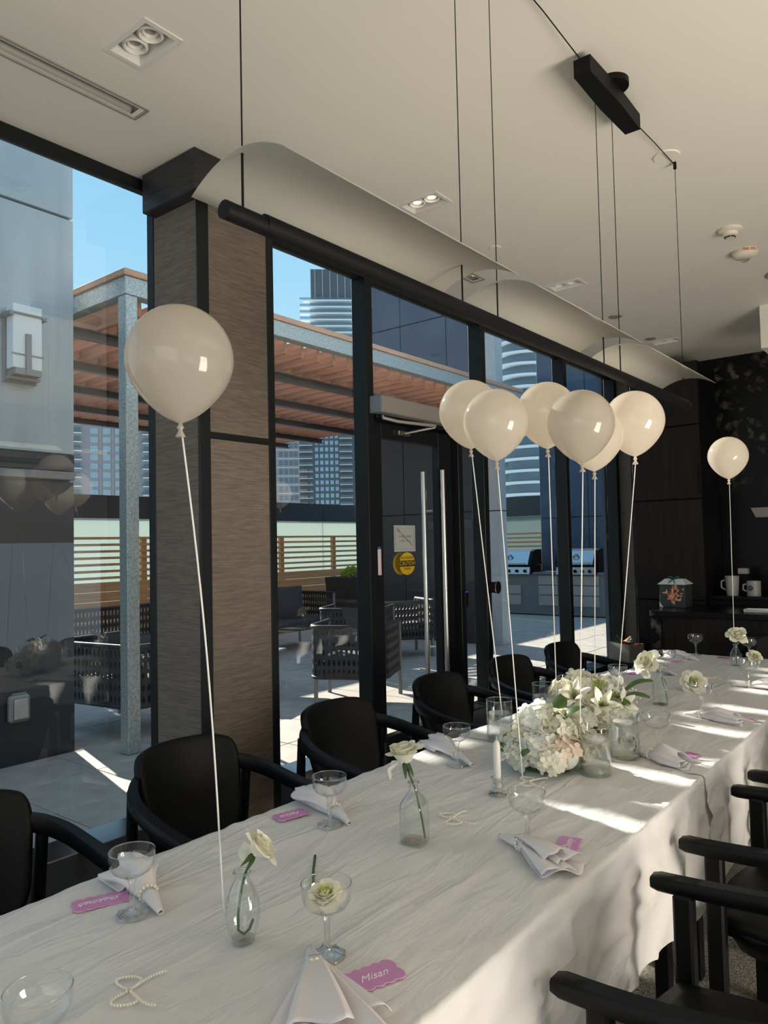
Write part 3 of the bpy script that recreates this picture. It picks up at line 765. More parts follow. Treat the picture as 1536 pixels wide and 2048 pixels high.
# ---- fences
def fence(name, label, loc, length, along_y, posts):
    t = thing(name, label, 'fence', loc, R(90) if along_y else 0)
    sl = MB().bev(0, length, -0.012, 0.012, -0.018, 0.018, 0.003).mesh('slat', 'fence_y')
    for k in range(7): link('slat', sl, t, (0, 0, 1.672 - 0.0935 * k))
    bd = MB().bev(0, length, -0.012, 0.012, -0.066, 0.066, 0.003).mesh('board', 'fence_y')
    for k in range(7): link('board', bd, t, (0, 0.0, 0.985 - 0.137 * k))
    pm = MB().bev(-0.045, 0.045, -0.058, 0.0, 0, 1.69, 0.003).mesh('fence_post', 'fence_y')
    for x in posts: link('fence_post', pm, t, (x, -0.012 if not along_y else 0.07, 0))
    return t
M['fence_y'] = wood('cedar_fence_boards', (0.60, 0.30, 0.115), (0.70, 0.40, 0.18), 'X')
fence('slatted_fence', 'cedar fence with open slats above solid boards behind the sofas', (-9.72, 2.6, 0), 9.3, True, (0.05, 1.4, 2.65, 3.9, 5.3, 6.7, 8.06, 9.25))
fence('slatted_fence', 'cedar slat fence at the far end behind the steel grills', (-9.6, 14.9, 0), 2.2, False, (0.06, 2.15))
t = thing('parapet', 'frosted glass wind screen with a dark metal band on top', 'parapet', (-10.3, 8, 0), kind='structure')
for k in range(9):
    y0 = 2.0 + 1.5 * k
    part('glass_panel', MB().box(-10.36, -10.345, y0 + 0.006, y0 + 1.494, 0.05, 1.97), 'frost', t, world=True)
    part('cap_panel', MB().bev(-10.42, -10.30, y0 + 0.004, y0 + 1.496, 1.98, 2.33, 0.004), 'cladding_dark', t, world=True)
for k in range(2):
    x0 = -10.3 + 1.5 * k
    part('glass_panel', MB().box(x0 + 0.006, x0 + 1.494, 15.345, 15.36, 0.05, 2.06), 'frost', t, world=True)
    part('cap_panel', MB().bev(x0 + 0.004, x0 + 1.496, 15.3, 15.42, 2.07, 2.52, 0.004), 'cladding_dark', t, world=True)
# ---- clad walls at the far end of the terrace
t = thing('terrace_block', 'dark panelled stair block seen through the glass door', 'wall', (-6.8, 10.5, 0), kind='structure')
part('core', MB().box(-8.08, -5.56, 9.64, 9.86, 0, 7.0), 'cladding_dark', t, world=True)
cols = (-8.12, -7.24, -6.36, -5.74)
for a, b in zip(cols, cols[1:]):
    for z0, z1, m in ((0.0, 1.95, 'cladding_dark'), (1.965, 3.3, 'cladding_dark'), (3.315, 5.0, 'cladding_blue'), (5.015, 7.0, 'cladding_blue')):  # one metal: shade below and skylight above put into the panel colours
        part('panel', MB().bev(a + 0.006, b - 0.006, 9.60, 9.64, z0, z1, 0.004), m, t, world=True)
for z0, z1 in ((0.0, 1.95), (1.965, 3.35), (3.365, 5.0), (5.015, 7.0)):
    part('corner_panel', MB().bev(-5.74, -5.50, 9.595, 9.80, z0, z1, 0.004), 'cladding', t, world=True)  # lit edge of the block, its brightness put into a paler colour
part('vent_grille', MB().bev(-6.02, -5.80, 9.55, 9.6, 3.72, 3.92, 0.004).box(-5.99, -5.83, 9.54, 9.55, 3.76, 3.78).box(-5.99, -5.83, 9.54, 9.55, 3.82, 3.84), 'cladding', t, world=True)
t = thing('terrace_wall', 'slate blue panelled wall behind the steel grills', 'wall', (-5, 14.7, 0), kind='structure')
for a, b in ((-7.38, -6.3), (-6.3, -5.1), (-5.1, -3.9), (-3.9, -2.4)):
    for z0, z1 in ((0, 1.97), (1.985, 4.1), (4.115, 6.2)):
        part('panel', MB().bev(a + 0.006, b - 0.006, 14.6, 14.64, z0, z1, 0.004), 'cladding_blue', t, world=True)
part('core', MB().box(-7.37, -2.41, 14.64, 14.85, 0, 6.2), 'cladding_dark', t, world=True)
# facade that carries on beyond the room
tag(part('facade_return', MB().box(-3.06, -2.4, 7.43, 14.55, 0, 4.2), 'cladding_blue'), 'slate blue facade continuing past the far window', 'facade', kind='structure')
tag(part('roof_slab', MB().box(-3.06, 2.7, -3.1, 7.43, 3.42, 4.3), 'cladding'), 'roof slab and fascia of the building above the windows', 'roof', kind='structure')

# ---- grills on an outdoor kitchen
t = thing('grill_counter', 'outdoor kitchen counter with taupe drawer fronts under the grills', 'counter', (-6.8, 13.9, 0))
part('cabinet', MB().box(-8.6, -4.6, 13.92, 14.5, 0.02, 0.83), 'bracket', t, world=True)
part('worktop', MB().bev(-7.22, -6.72, 13.86, 14.52, 0.83, 0.87, 0.004).bev(-5.85, -4.6, 13.86, 14.52, 0.83, 0.87, 0.004), 'bracket', t, world=True)
for x0, x1 in ((-8.5, -7.5), (-7.14, -6.68), (-6.5, -5.82)):
    for z0, z1 in ((0.2, 0.40), (0.42, 0.60), (0.62, 0.80)) if x1 > -7.4 else ((0.2, 0.40), (0.42, 0.60)):
        part('drawer_front', MB().bev(x0 + 0.02, x1 - 0.02, 13.90, 13.92, z0, z1, 0.003), 'taupe', t, world=True)
part('door', MB().bev(-5.55, -4.62, 13.90, 13.92, 0.2, 0.81, 0.003), 'taupe', t, world=True)
def grill(label, x0, x1):
    g = thing('gas_grill', label, 'grill', ((x0 + x1) / 2, 14.1, 0.832), group='stainless gas grills')
    w_ = (x1 - x0) / 2
    pr = [(-0.25, 0.0), (-0.25, 0.18), (-0.12, 0.44), (0.0, 0.50), (0.24, 0.50), (0.24, 0.0)]
    pr = [(-0.25, 0.19), (-0.23, 0.25), (-0.12, 0.46), (0.0, 0.50), (0.24, 0.50), (0.24, 0.19)]
    def side(xa, xb): return MB().add([(xa, y_, z_) for y_, z_ in pr] + [(xb, y_, z_) for y_, z_ in pr],
        [tuple(range(6)), tuple(range(6, 12))[::-1]] + [(i, 6 + i, 6 + (i + 1) % 6, (i + 1) % 6) for i in range(6)])
    h = part('hood', side(-w_ + 0.07, w_ - 0.07), 'grill', g)
    part('hood_end', side(-w_, -w_ + 0.07), 'black', g); part('hood_end', side(w_ - 0.07, w_), 'black', g)
    part('handle', MB().tube([(-w_ + 0.12, -0.30, 0.22), (w_ - 0.12, -0.30, 0.22)], 0.014, 8).tube([(-w_ + 0.15, -0.30, 0.22), (-w_ + 0.15, -0.24, 0.23)], 0.01, 6).tube([(w_ - 0.15, -0.30, 0.22), (w_ - 0.15, -0.24, 0.23)], 0.01, 6), 'steel', g, 40)
    part('gauge', MB().grid(lambda u, v: ((0.055 + 0.012 * math.cos(2 * PI * v)) * math.cos(2 * PI * u), -0.20 + 0.014 * math.sin(2 * PI * v), 0.34 + (0.055 + 0.012 * math.cos(2 * PI * v)) * math.sin(2 * PI * u)), 18, 7, True), 'bracket', g, 40)
    part('fire_box', MB().box(-w_ + 0.02, w_ - 0.02, -0.20, 0.24, 0.0, 0.18), 'black', g)
    c_ = part('control_panel', MB().add([(-w_ + 0.03, -0.27, 0.0), (w_ - 0.03, -0.27, 0.0), (w_ - 0.03, -0.24, 0.14), (-w_ + 0.03, -0.24, 0.14), (-w_ + 0.03, -0.18, 0.0), (w_ - 0.03, -0.18, 0.0), (w_ - 0.03, -0.18, 0.14), (-w_ + 0.03, -0.18, 0.14)],
        [(0, 1, 2, 3), (1, 5, 6, 2), (3, 2, 6, 7), (4, 0, 3, 7), (5, 4, 7, 6), (4, 5, 1, 0)]), 'grill', g)
    for q in range(5):
        x = -w_ + 0.13 + (2 * w_ - 0.26) * q / 4
        part('knob', MB().tube([(x, -0.25, 0.07), (x, -0.295, 0.06)], 0.028, 12), 'black', c_, 40)
    return g
grill('stainless grill left of the drawer stack outside the window', -8.25, -7.25)
grill('stainless grill right of the drawer stack, partly behind a mullion', -6.72, -5.86)

# ---- rope furniture
def woven(pts, z0, z1, name, parent, pitch=0.048):
    """panel of knotted rope along the plan line pts: bands with elongated holes between"""
    pts = [Vector((*q, 0)) for q in pts]
    L = [0]
    for a, b in zip(pts, pts[1:]): L.append(L[-1] + (b - a).length)
    def at(s):
        for i in range(len(pts) - 1):
            if s <= L[i + 1] + 1e-9:
                return pts[i].lerp(pts[i + 1], (s - L[i]) / (L[i + 1] - L[i]))
        return pts[-1]
    n = max(4, int(L[-1] / pitch)); mb = MB()
    rows = 5; hh = (z1 - z0) / rows
    ring = [(-0.5, -0.5), (0, -0.5), (0.5, -0.5), (0.5, 0), (0.5, 0.5), (0, 0.5), (-0.5, 0.5), (-0.5, 0)]
    hol = [(-0.26, -0.20), (0, -0.37), (0.26, -0.20), (0.31, 0), (0.26, 0.20), (0, 0.37), (-0.26, 0.20), (-0.31, 0)]
    for r_ in range(rows):
        for c_ in range(n):
            vs = []
            off = 0.0
            for (u, v) in ring + hol:
                s = (c_ + 0.5 + u) / n * L[-1]
                q = at(min(max(s, 0), L[-1]))
                vs.append((q.x, q.y, z0 + (r_ + 0.5 + v) * hh))
            mb.add(vs, [(k, (k + 1) % 8, 8 + (k + 1) % 8, 8 + k) for k in range(8)])
    return part(name, mb, 'rope', parent, solid=0.014)
def rounded_u(w_, d_, r_=0.16):
    """plan of a tub chair: open to +y, back along y = 0"""
    pts = [(-w_ / 2, d_)]
    for k in range(5):
        a = PI + k * PI / 8
        pts.append((-w_ / 2 + r_ + r_ * math.cos(a), r_ + r_ * math.sin(a)))
    for k in range(5):
        a = 1.5 * PI + k * PI / 8
        pts.append((w_ / 2 - r_ + r_ * math.cos(a), r_ + r_ * math.sin(a)))
    pts.append((w_ / 2, d_))
    return pts
def rope_seat(label, x, y, rot, w_, d_, kind='rope_armchair', cat='outdoor chair', H=0.75, pillow=True, group='woven rope lounge chairs'):
    t = thing(kind, label, cat, (x, y, 0), rot, group)
    u = rounded_u(w_, d_, 0.14)
    woven(u, 0.27, H - 0.03, 'woven_panel', t)
    part('top_rail', MB().tube([(*q, H - 0.015) for q in u], 0.019, 8), 'rope', t, 180)
    part('bottom_rail', MB().tube([(*q, 0.26) for q in u], 0.016, 8), 'rope', t, 180)
    for q in ((-w_ / 2, d_), (w_ / 2, d_), (-w_ / 2 + 0.05, 0.05), (w_ / 2 - 0.05, 0.05)):
        part('leg', MB().tube([(*q, 0.0), (*q, H - 0.02 if q[1] == d_ else 0.27)], 0.021, 10), 'bracket', t, 40)
    part('seat_cushion', MB().bev(-w_ / 2 + 0.03, w_ / 2 - 0.03, 0.04, d_ + 0.02, 0.27, 0.43, 0.045), 'cushion', t, 180)
    return t
def pillow(label, x, y, z, rx, rz, s=0.5):
    def fn(u, v):
        a, b = 2 * u - 1, 2 * v - 1
        th = 0.075 * (1 - abs(a) ** 3) * (1 - abs(b) ** 3)
        k = 1 - 0.08 * (1 - max(abs(a), abs(b)))
        return (a * s / 2 * (1 - 0.06 * (1 - b * b)), b * s / 2 * (1 - 0.06 * (1 - a * a)), th)
    mb = MB().grid(fn, 13, 13).grid(lambda u, v: (lambda q: (q[0], q[1], -q[2]))(fn(1 - u, v)), 13, 13)
    o = part('throw_pillow', mb, 'cushion', None, 180, loc=(x, y, z), rot=(rx, 0, rz))
    return tag(o, label, 'pillow')
rope_seat('black rope tub chair just outside the glass door', -4.70, 5.29, R(26), 0.74, 0.66)
rope_seat('black rope tub chair half hidden behind the door-side chair', -5.95, 6.75, R(25), 0.78, 0.66)
rope_seat('black rope tub chair nearest the dark stair block', -5.95, 7.95, R(60), 0.80, 0.70)
rope_seat('black rope tub chair at the end of the blue grey exterior wall', -5.72, 3.32, R(8), 1.0, 0.70)
rope_seat('long black rope sofa along the cedar fence, left end', -8.55, 5.2, R(-90), 2.0, 0.75, 'rope_sofa', 'outdoor sofa', 0.8, group='woven rope sofas')
rope_seat('long black rope sofa along the cedar fence, right end', -8.55, 7.42, R(-90), 2.2, 0.75, 'rope_sofa', 'outdoor sofa', 0.8, group='woven rope sofas')
pillow('dark square pillow leaning on the far rope sofa', -8.2, 7.9, 0.66, R(62), R(60), 0.55)
pillow('square pillow lit by the sun on the rope chair outside the door', -5.25, 6.25, 0.62, R(62), R(200), 0.5)
pillow('square pillow on the rope chair beyond the exterior wall', -5.75, 3.60, 0.60, R(62), R(185), 0.5)
t = thing('coffee_table', 'low outdoor table with a pale stone top and crossed legs', 'table', (-6.3, 5.1, 0), R(20))
part('table_top', MB().bev(-0.55, 0.55, -0.45, 0.45, 0.385, 0.41, 0.005), 'slate', t)
for sx_ in (-1, 1):
    for s2 in (-1, 1):
        part('leg', MB().bar((0.42 * sx_, 0.34 * s2, 0.0), (0.22 * sx_, 0.20 * s2, 0.385), 0.035, 0.035), 'bracket', t)
t = thing('square_planter', 'dark square planter box at the corner of the stair block', 'planter', (-8.78, 10.05, 0))
part('planter_box', MB().add([(-0.27, -0.27, 0), (0.27, -0.27, 0), (0.27, 0.27, 0), (-0.27, 0.27, 0), (-0.33, -0.33, 0.95), (0.33, -0.33, 0.95), (0.33, 0.33, 0.95), (-0.33, 0.33, 0.95)],
     [(3, 2, 1, 0), (4, 5, 6, 7), (0, 1, 5, 4), (1, 2, 6, 5), (2, 3, 7, 6), (3, 0, 4, 7)]), 'planter', t)
t = thing('shrub', 'small yellow green shrub growing in the dark planter', 'plant', (-8.78, 10.05, 0.95))
mb = MB()
for k in range(420):
    d_ = Vector((rnd.gauss(0, 1), rnd.gauss(0, 1), abs(rnd.gauss(0, 1)))).normalized() * rnd.uniform(0.5, 1.0)
    c_ = Vector((d_.x * 0.2, d_.y * 0.2, d_.z * 0.18 + 0.0))
    a = Vector((rnd.gauss(0, 1), rnd.gauss(0, 1), rnd.gauss(0, 1))).normalized() * 0.035
    b = a.orthogonal().normalized() * 0.018
    mb.add([c_ - a, c_ + b, c_ + a, c_ - b], [(0, 1, 2, 3)])
part('foliage', mb, 'bush', t, kind='stuff')

# ------------------------------------------------------------------ the city
def view_dir(px_): return (cf * 1504.9 + cr * (px_ - 768)).to_2d().normalized()
def tower(name, label, loc, turn):
    return thing(name, label, 'building', loc, turn)
def turn_to(loc): return math.atan2(loc[1], loc[0]) - PI / 2      # local -y faces the terrace
wf = {}
def win_mesh(w_, h_, m, fm='slab', key=None):
    if key not in wf:
        wf[key] = (MB().box(-w_ / 2, w_ / 2, -0.12, 0.05, -h_ / 2, h_ / 2).mesh('window', fm),
                   MB().box(-w_ * 0.44, -0.03 * w_, -0.16, -0.10, -h_ * 0.42, h_ * 0.42).box(0.03 * w_, w_ * 0.44, -0.16, -0.10, -h_ * 0.42, h_ * 0.42).mesh('pane', m))
    return wf[key]
# A: pinkish apartment block on the left
loc = (-226.0, 138.5, 0.0)
A = tower('apartment_building', 'pinkish grey apartment block with white balconies left of the column', loc, turn_to(loc))
part('facade', MB().box(-26, 17, 0, 20, -20, 48), 'pinkstone', A)
fz = [20.6 + 2.92 * k for k in range(9)]
wa, pa = win_mesh(2.3, 1.75, 'cityglass2', 'slab', 'A')
for z in fz:
    for x in (-5.2, -1.3, 2.5, 5.9):
        w_ = link('window', wa, A, (x, 0, z)); link('pane', pa, w_)
    for x, hw in ((-11.3, 2.3), (13.0, 3.0)):
        b_ = part('balcony', MB().box(-hw, hw, -1.6, 0, -1.05, -0.8), 'slab_white', A, loc=(x, 0, z))
        part('balcony_rail', MB().box(-hw, hw, -1.55, -1.5, -0.8, 0.2).box(-hw, -hw + 0.05, -1.5, 0, -0.8, 0.2), 'rail', b_)
        part('balcony_door', MB().box(-hw * 0.8, hw * 0.8, -0.06, 0, -0.8, 1.0), 'cityglass', b_)
    for x in (-3.3, 0.6, 4.3):
        part('pilaster', MB().box(-0.35, 0.35, -0.22, 0, -1.46, 1.46), 'pinkstone', A, loc=(x, 0, z))
# B: narrow grey block
loc = (-179.5, 175.5, 0.0)
B = tower('office_building', 'narrow grey stone block with small dark windows right of the column', loc, turn_to(loc))
part('facade', MB().box(-9, 3.2, 0, 12, -20, 42), 'pinkstone', B)
wb, pb = win_mesh(1.15, 1.5, 'cityglass', 'citydark', 'B')
for k in range(8):
    for x in (-2.9, -1.2, 0.5, 2.1):
        w_ = link('window', wb, B, (x, 0, 17.6 + 2.9 * k)); link('pane', pb, w_)
    part('ledge', MB().box(-9, 3.2, -0.25, 0, -0.12, 0.12), 'slab', B, loc=(0, 0, 19.05 + 2.9 * k))
# C: glass tower behind the fence
loc = (-225.0, 241.5, 0.0)
Cb = tower('glass_tower', 'dark glass apartment tower with stacked balconies below the pergola', loc, turn_to(loc))
part('facade', MB().box(-11.5, 14, 0, 16, -20, 72), 'citydark', Cb)
wc, pc = win_mesh(1.5, 2.0, 'cityglass2', 'cityglass', 'C')
for k in range(12):
    z = 20.5 + 2.9 * k
    for x in (-3.6, -1.4, 0.8, 3.0, 5.2):
        w_ = link('window', wc, Cb, (x, 0, z)); link('pane', pc, w_)
    for x, hw in ((-8.2, 2.9), (9.2, 2.8)):
        b_ = part('balcony', MB().box(-hw, hw, -1.8, 0, -1.3, -1.0), 'slab', Cb, loc=(x, 0, z))
        part('balcony_rail', MB().box(-hw, hw, -1.75, -1.7, -1.0, 0.0), 'rail', b_)
# D: tower above the pergola
loc = (-236.0, 254.5, 0.0)
D = tower('condo_tower', 'tall pale condominium tower above the pergola in the second window', loc, turn_to(loc))
part('facade', MB().box(-6.5, 14, 0.5, 16, 60, 116), 'cityglass2', D)
part('crown', MB().box(-6.0, 14, 0.2, 15, 116, 130.5), 'citydark', D)
for k in range(5): part('crown_fin', MB().box(-0.12, 0.12, -0.3, 0.2, 116, 130.5), 'slab', D, loc=(-4 + 3.5 * k, 0, 0))
for k in range(15):
    z = 115.0 - 3.0 * k
    s_ = part('balcony_slab', MB().box(-11.2 if k else -9.5, 14, -2.6, 0.5, -0.35, 0.25), 'slab_white', D, loc=(0, 0, z))
    part('balcony_rail', MB().box(-11.1, 14, -2.55, -2.5, 0.25, 1.25), 'rail', s_)
# E: tower with wavy balconies
loc = (-88.5, 172.0, 0.0)
E_ = tower('curved_tower', 'pale tower with rounded wavy balconies in the grill window', loc, turn_to(loc))
part('facade', MB().lathe([(8.6, -20), (8.6, 72)], 40, 0, 9.5), 'cityglass', E_, 40)
def wavy(k, r0):
    ph = k * 0.55
    return [((r0 + 0.8 * math.sin(2 * a + ph)) * math.cos(a), 9.5 + (r0 + 0.8 * math.sin(2 * a + ph)) * math.sin(a)) for a in [2 * PI * i / 56 for i in range(56)]]
for k in range(19):
    z = 10.0 + 3.05 * k
    s_ = part('balcony_slab', MB().prism(wavy(k, 9.9), 0, 0.7), 'slab_white', E_, 40, loc=(0, 0, z))
    pl = wavy(k, 9.8)
    part('balcony_rail', MB().add([(*q, 0.7) for q in pl] + [(*q, 1.65) for q in pl], [(i, (i + 1) % 56, 56 + (i + 1) % 56, 56 + i) for i in range(56)]), 'rail', s_)
# ------------------------------------------------------------------ tables, cloths
TX0, TX1 = -1.625, -0.735
ZT = 0.752                       # where things stand on the cloth
for lab, y0, y1 in (('folding table under the near white cloth', 0.12, 2.54), ('folding table under the far white cloth', 2.56, 5.03)):
    t = thing('folding_table', lab, 'table', ((TX0 + TX1) / 2, (y0 + y1) / 2, 0), group='folding tables under the cloths')
    part('tabletop', MB().bev(TX0 + 0.006, TX1 - 0.006, y0, y1, 0.71, 0.744, 0.006), 'brown_wood', t, world=True)
    for x in (TX0 + 0.1, TX1 - 0.1):
        for y in (y0 + 0.15, y1 - 0.15):
            part('leg', MB().bev(x - 0.022, x + 0.022, y - 0.022, y + 0.022, 0, 0.71, 0.003), 'chair', t, world=True)

def cloth(name, label, y0, y1, lift, hem, seed, end_drop=False):
    """white cloth over the table: top with creases, hanging sides with folds"""
    rr = random.Random(seed)
    prof = []                     # (x, z, hang 0..1)
    drop = 0.75 - hem
    nh = 16
    for i in range(nh): prof.append((TX0 - 0.012, hem + (drop - 0.012) * i / nh, 1 - i / nh, -1))
    for a in (0, 30, 60, 90): prof.append((TX0 - 0.012 + 0.012 * (1 - math.cos(R(a))), 0.738 + 0.012 * math.sin(R(a)), 0, -1))
    nt = 44
    for i in range(1, nt): prof.append((TX0 + (TX1 - TX0) * i / nt, 0.75, 0, 0))
    for a in (90, 60, 30, 0): prof.append((TX1 + 0.012 * math.cos(R(a)), 0.738 + 0.012 * math.sin(R(a)), 0, 1))
    for i in range(1, nh + 1): prof.append((TX1 + 0.012, 0.738 - (drop - 0.012) * i / nh, i / nh, 1))
    creases = [(TX0 + (TX1 - TX0) * q, rr.uniform(0.6, 1.0)) for q in (0.22, 0.5, 0.78)]
    ny = int((y1 - y0) / 0.017)
    def ridg(x, y, s): return (1 - abs(noise.noise(Vector((x, y, s))))) ** 6
    mb = MB(); vs = []
    for j in range(ny + 1):
        y = y0 + (y1 - y0) * j / ny
        for (x, z, h, side) in prof:
            hz = 0.0; dx = 0.0; dz = 0.0
            if side == 0:
                hz += 0.0042 * ridg(x * 2.4 + y * 1.9, y * 0.9 - x * 0.8, seed) + 0.0030 * ridg(x * 5.5 - y * 2.2, y * 2.2 + x * 2.0, seed + 5)
                for cx, am in creases: hz += 0.0055 * am * math.exp(-((x - cx + 0.006 * math.sin(1.7 * y + cx)) / 0.008) ** 2)
                hz = min(hz - 0.0045, 0.0012)
            else:
                w = h ** 0.75
                fold = noise.noise(Vector((y * 2.6, h * 0.7, seed * 3.1 + side))) + 0.6 * noise.noise(Vector((y * 6.2 + h * 0.8, h * 1.1, seed + 9.0 * side)))
                wr = ridg(y * 5 + h * 2.0, h * 3 - y * 2.0, seed + 3) - 0.4
                dx = side * (0.012 * h + w * (0.030 * fold + 0.012 * abs(fold)) + (0.017 * wr if h > 0.05 else 0.0))
                if h == 0: hz += 0.004 * noise.noise(Vector((y * 26, x * 9, seed))) ; dx += side * 0.004 * noise.noise(Vector((y * 22, 3, seed)))
                dz = 0.016 * h * noise.noise(Vector((y * 3.3, 0.0, seed + 1.0)))
                dx = side * max(side * dx, -0.004)
            vs.append((x + dx + (side * lift if side else 0), y, z + hz + dz + lift * (1 if h == 0 else 0.5)))
    n = len(prof)
    fs = [(j * n + i, j * n + i + 1, (j + 1) * n + i + 1, (j + 1) * n + i) for j in range(ny) for i in range(n - 1)]
    o = part(name, MB().add(vs, fs), 'cloth', None, 180)
    return tag(o, label, 'tablecloth', 'white satin tablecloths')
cloth('tablecloth', 'near white satin tablecloth with a long beige-lit hanging side', 0.08, 2.56, 0.0, 0.40, 3)
cloth('tablecloth', 'far white satin tablecloth with sun stripes, lapped over the near one', 2.49, 5.05, 0.0035, 0.40, 8)

# ------------------------------------------------------------------ glassware
def bowl_prof(): return [(0.0, 0.079), (0.012, 0.0795), (0.026, 0.083), (0.038, 0.091), (0.0445, 0.102), (0.0465, 0.115), (0.0460, 0.1305)]
def make_coupe(label, loc, group='champagne coupes on the table'):
    t = thing('champagne_coupe', label, 'glass', loc, rnd.uniform(0, 6), group)
    b = bowl_prof()
    part('bowl', MB().lathe(b, 40), 'clear', t, 180)
    part('rim', MB().grid(lambda u, v: ((0.046 + 0.0011 * math.cos(2 * PI * v)) * math.cos(2 * PI * u), (0.046 + 0.0011 * math.cos(2 * PI * v)) * math.sin(2 * PI * u), 0.1305 + 0.0011 * math.sin(2 * PI * v)), 40, 7, True), 'crystal', t, 180)
    ng = 8
    def st(u, v):
        z = 0.004 + 0.0745 * v
        r = 0.0052 + 0.0075 * max(0, (v - 0.72) / 0.28) ** 2 + 0.009 * max(0, (0.16 - v) / 0.16) ** 2
        a = 2 * PI * u
        r *= 1 + 0.10 * math.cos(ng * a)
        return (r * math.cos(a), r * math.sin(a), z)
    s = MB().grid(st, 32, 20, True)
    part('stem', s, 'crystal', t, 180)
    def ft(u, v):
        a = 2 * PI * u
        q = [(0.0, 0.0006), (0.030, 0.0), (0.0335, 0.001), (0.033, 0.0035), (0.022, 0.0065), (0.012, 0.011), (0.0, 0.0125)]
        i = min(int(v * 6), 5); k = v * 6 - i
        r = q[i][0] + (q[i + 1][0] - q[i][0]) * k; z = q[i][1] + (q[i + 1][1] - q[i][1]) * k
        z += (0.0022 * math.cos(ng * a) * (1 if i >= 3 else 0) * (r / 0.033)) if r > 0.002 else 0
        return (r * math.cos(a), r * math.sin(a), z)
    part('foot', MB().grid(ft, 40, 13, True), 'crystal', t, 60)
    return t
CO = [(-1.400, 0.900, 'champagne coupe beside the Shekinah card, at the left table edge'),
      (-1.405, 1.502, 'champagne coupe in front of the napkin by the second chair from the near end'),
      (-1.425, 2.156, 'champagne coupe right of the rose bottle, by the third window-side chair'),
      (-1.435, 3.610, 'champagne coupe behind the far taper candle, at the window-side edge'),
      (-1.392, 4.206, 'champagne coupe directly behind the drooping rose bottle'),
      (-1.470, 5.000, 'champagne coupe at the far left corner of the table'),
      (-0.971, 1.025, 'champagne coupe holding a floating white rose'),
      (-0.915, 1.690, 'empty champagne coupe between the near taper candle and the Danny card'),
      (-0.935, 2.690, 'champagne coupe right of the two water cylinders'),
      (-0.971, 3.354, 'champagne coupe in the sun stripes in front of the loose rose'),
      (-0.951, 4.076, 'champagne coupe just in front of the farthest rose vase, right side'),
      (-1.150, 4.975, 'champagne coupe behind the farthest rose vase'),
      (-1.075, 0.540, 'nearest champagne coupe, cut off by the bottom left corner')]
coupe0 = None
for x, y, lab in CO:
    if coupe0 is None: coupe0 = make_coupe(lab, (x, y, ZT))
    else:
        c = copy_tree(coupe0); c.location = (x, y, ZT); c.rotation_euler.z = rnd.uniform(0, 6); c['label'] = lab

# ------------------------------------------------------------------ roses
def petal_mesh(name, w_, h_, cup, curl, m, open_=0.0):
    def fn(u, v):
        a = (u - 0.5) * 2
        wid = w_ * (0.22 + 0.78 * math.sin(min(1.0, v * 1.25) * PI / 2)) * (1 - 0.30 * max(0, v - 0.62) / 0.38 * abs(a))
        th = a * cup
        rad = w_ / max(cup, 0.01) * (wid / w_)
        x = rad * math.sin(th)
        y = rad * (1 - math.cos(th)) * 0.8
        z = h_ * (v - 0.10 * a * a * v)
        out = curl * max(0, v - 0.55) ** 2 * 5 + open_ * v
        rip = 0.05 * w_ * math.sin(a * 7 + v * 3) * max(0, v - 0.6)
        return (x, y - out * h_ + rip, z)
    return MB().grid(fn, 9, 9).mesh(name, m, 180)
PM = {}
for key, m in (('cream', 'petal'), ('white', 'petal2'), ('yellow', 'yellow')):
    PM[key] = [petal_mesh('petal', 0.022, 0.036, 1.35, 0.12, m), petal_mesh('petal', 0.029, 0.041, 1.2, 0.26, m), petal_mesh('petal', 0.036, 0.043, 1.0, 0.42, m, 0.06)]
def bloom(root, head, axis, size=1.0, key='cream', inner='cream', spread=1.0, seed=1, drop=()):
    """petals around the head point of a rose, axis = where the flower faces"""
    rr = random.Random(seed)
    q = Vector((0, 0, 1)).rotation_difference(Vector(axis).normalized()).to_matrix().to_4x4()
    base = Matrix.Translation(head) @ q @ Matrix.Scale(size, 4)
    n = 0
    for layer, (cnt, tilt, rad, mi, sc_, zz) in enumerate(((3, -14, 0.003, 0, 0.62, 0.013), (4, -8, 0.006, 0, 0.74, 0.011), (5, 0, 0.009, 0, 0.86, 0.007), (5, 9, 0.011, 1, 0.80, 0.004), (6, 22, 0.012, 1, 0.88, 0.001), (6, 42, 0.013, 2, 0.84, -0.001))):
        for k in range(cnt):
            a = 2 * PI * (k + 0.37 * layer) / cnt + rr.uniform(-0.15, 0.15)
            tl = R((tilt + rr.uniform(-7, 7)) * spread)
            if layer == 5 and k in drop: tl = R(118)
            mt = base @ Matrix.Rotation(a, 4, 'Z') @ Matrix.Translation((0, -rad, zz)) @ Matrix.Rotation(tl, 4, 'X') @ Matrix.Scale(sc_ * rr.uniform(0.92, 1.08), 4)
            o = link('petal', PM[inner if layer < 3 else key][mi], root)
            o.matrix_local = mt
            n += 1
def sepals(root, head, axis, size=1.0):
    q = Vector((0, 0, 1)).rotation_difference(Vector(axis).normalized()).to_matrix().to_4x4()
    if 'sepal' not in PM:
        PM['sepal'] = MB().grid(lambda u, v: ((u - 0.5) * 0.011 * math.sin(PI * min(0.98, 0.15 + 0.85 * v)) ** 0.8, -0.002 - 0.012 * v, 0.001 - 0.030 * v * v), 4, 7).mesh('sepal', 'leaf', 180)
        PM['hip'] = MB().ball((0, 0, -0.003), 0.0075, 10, 6).mesh('hip', 'leaf', 180)
    o = link('hip', PM['hip'], root); o.matrix_local = Matrix.Translation(head) @ q @ Matrix.Scale(size, 4)
    for k in range(5):
        o = link('sepal', PM['sepal'], root)
        o.matrix_local = Matrix.Translation(head) @ q @ Matrix.Rotation(2 * PI * k / 5 + 0.3, 4, 'Z') @ Matrix.Scale(size, 4)
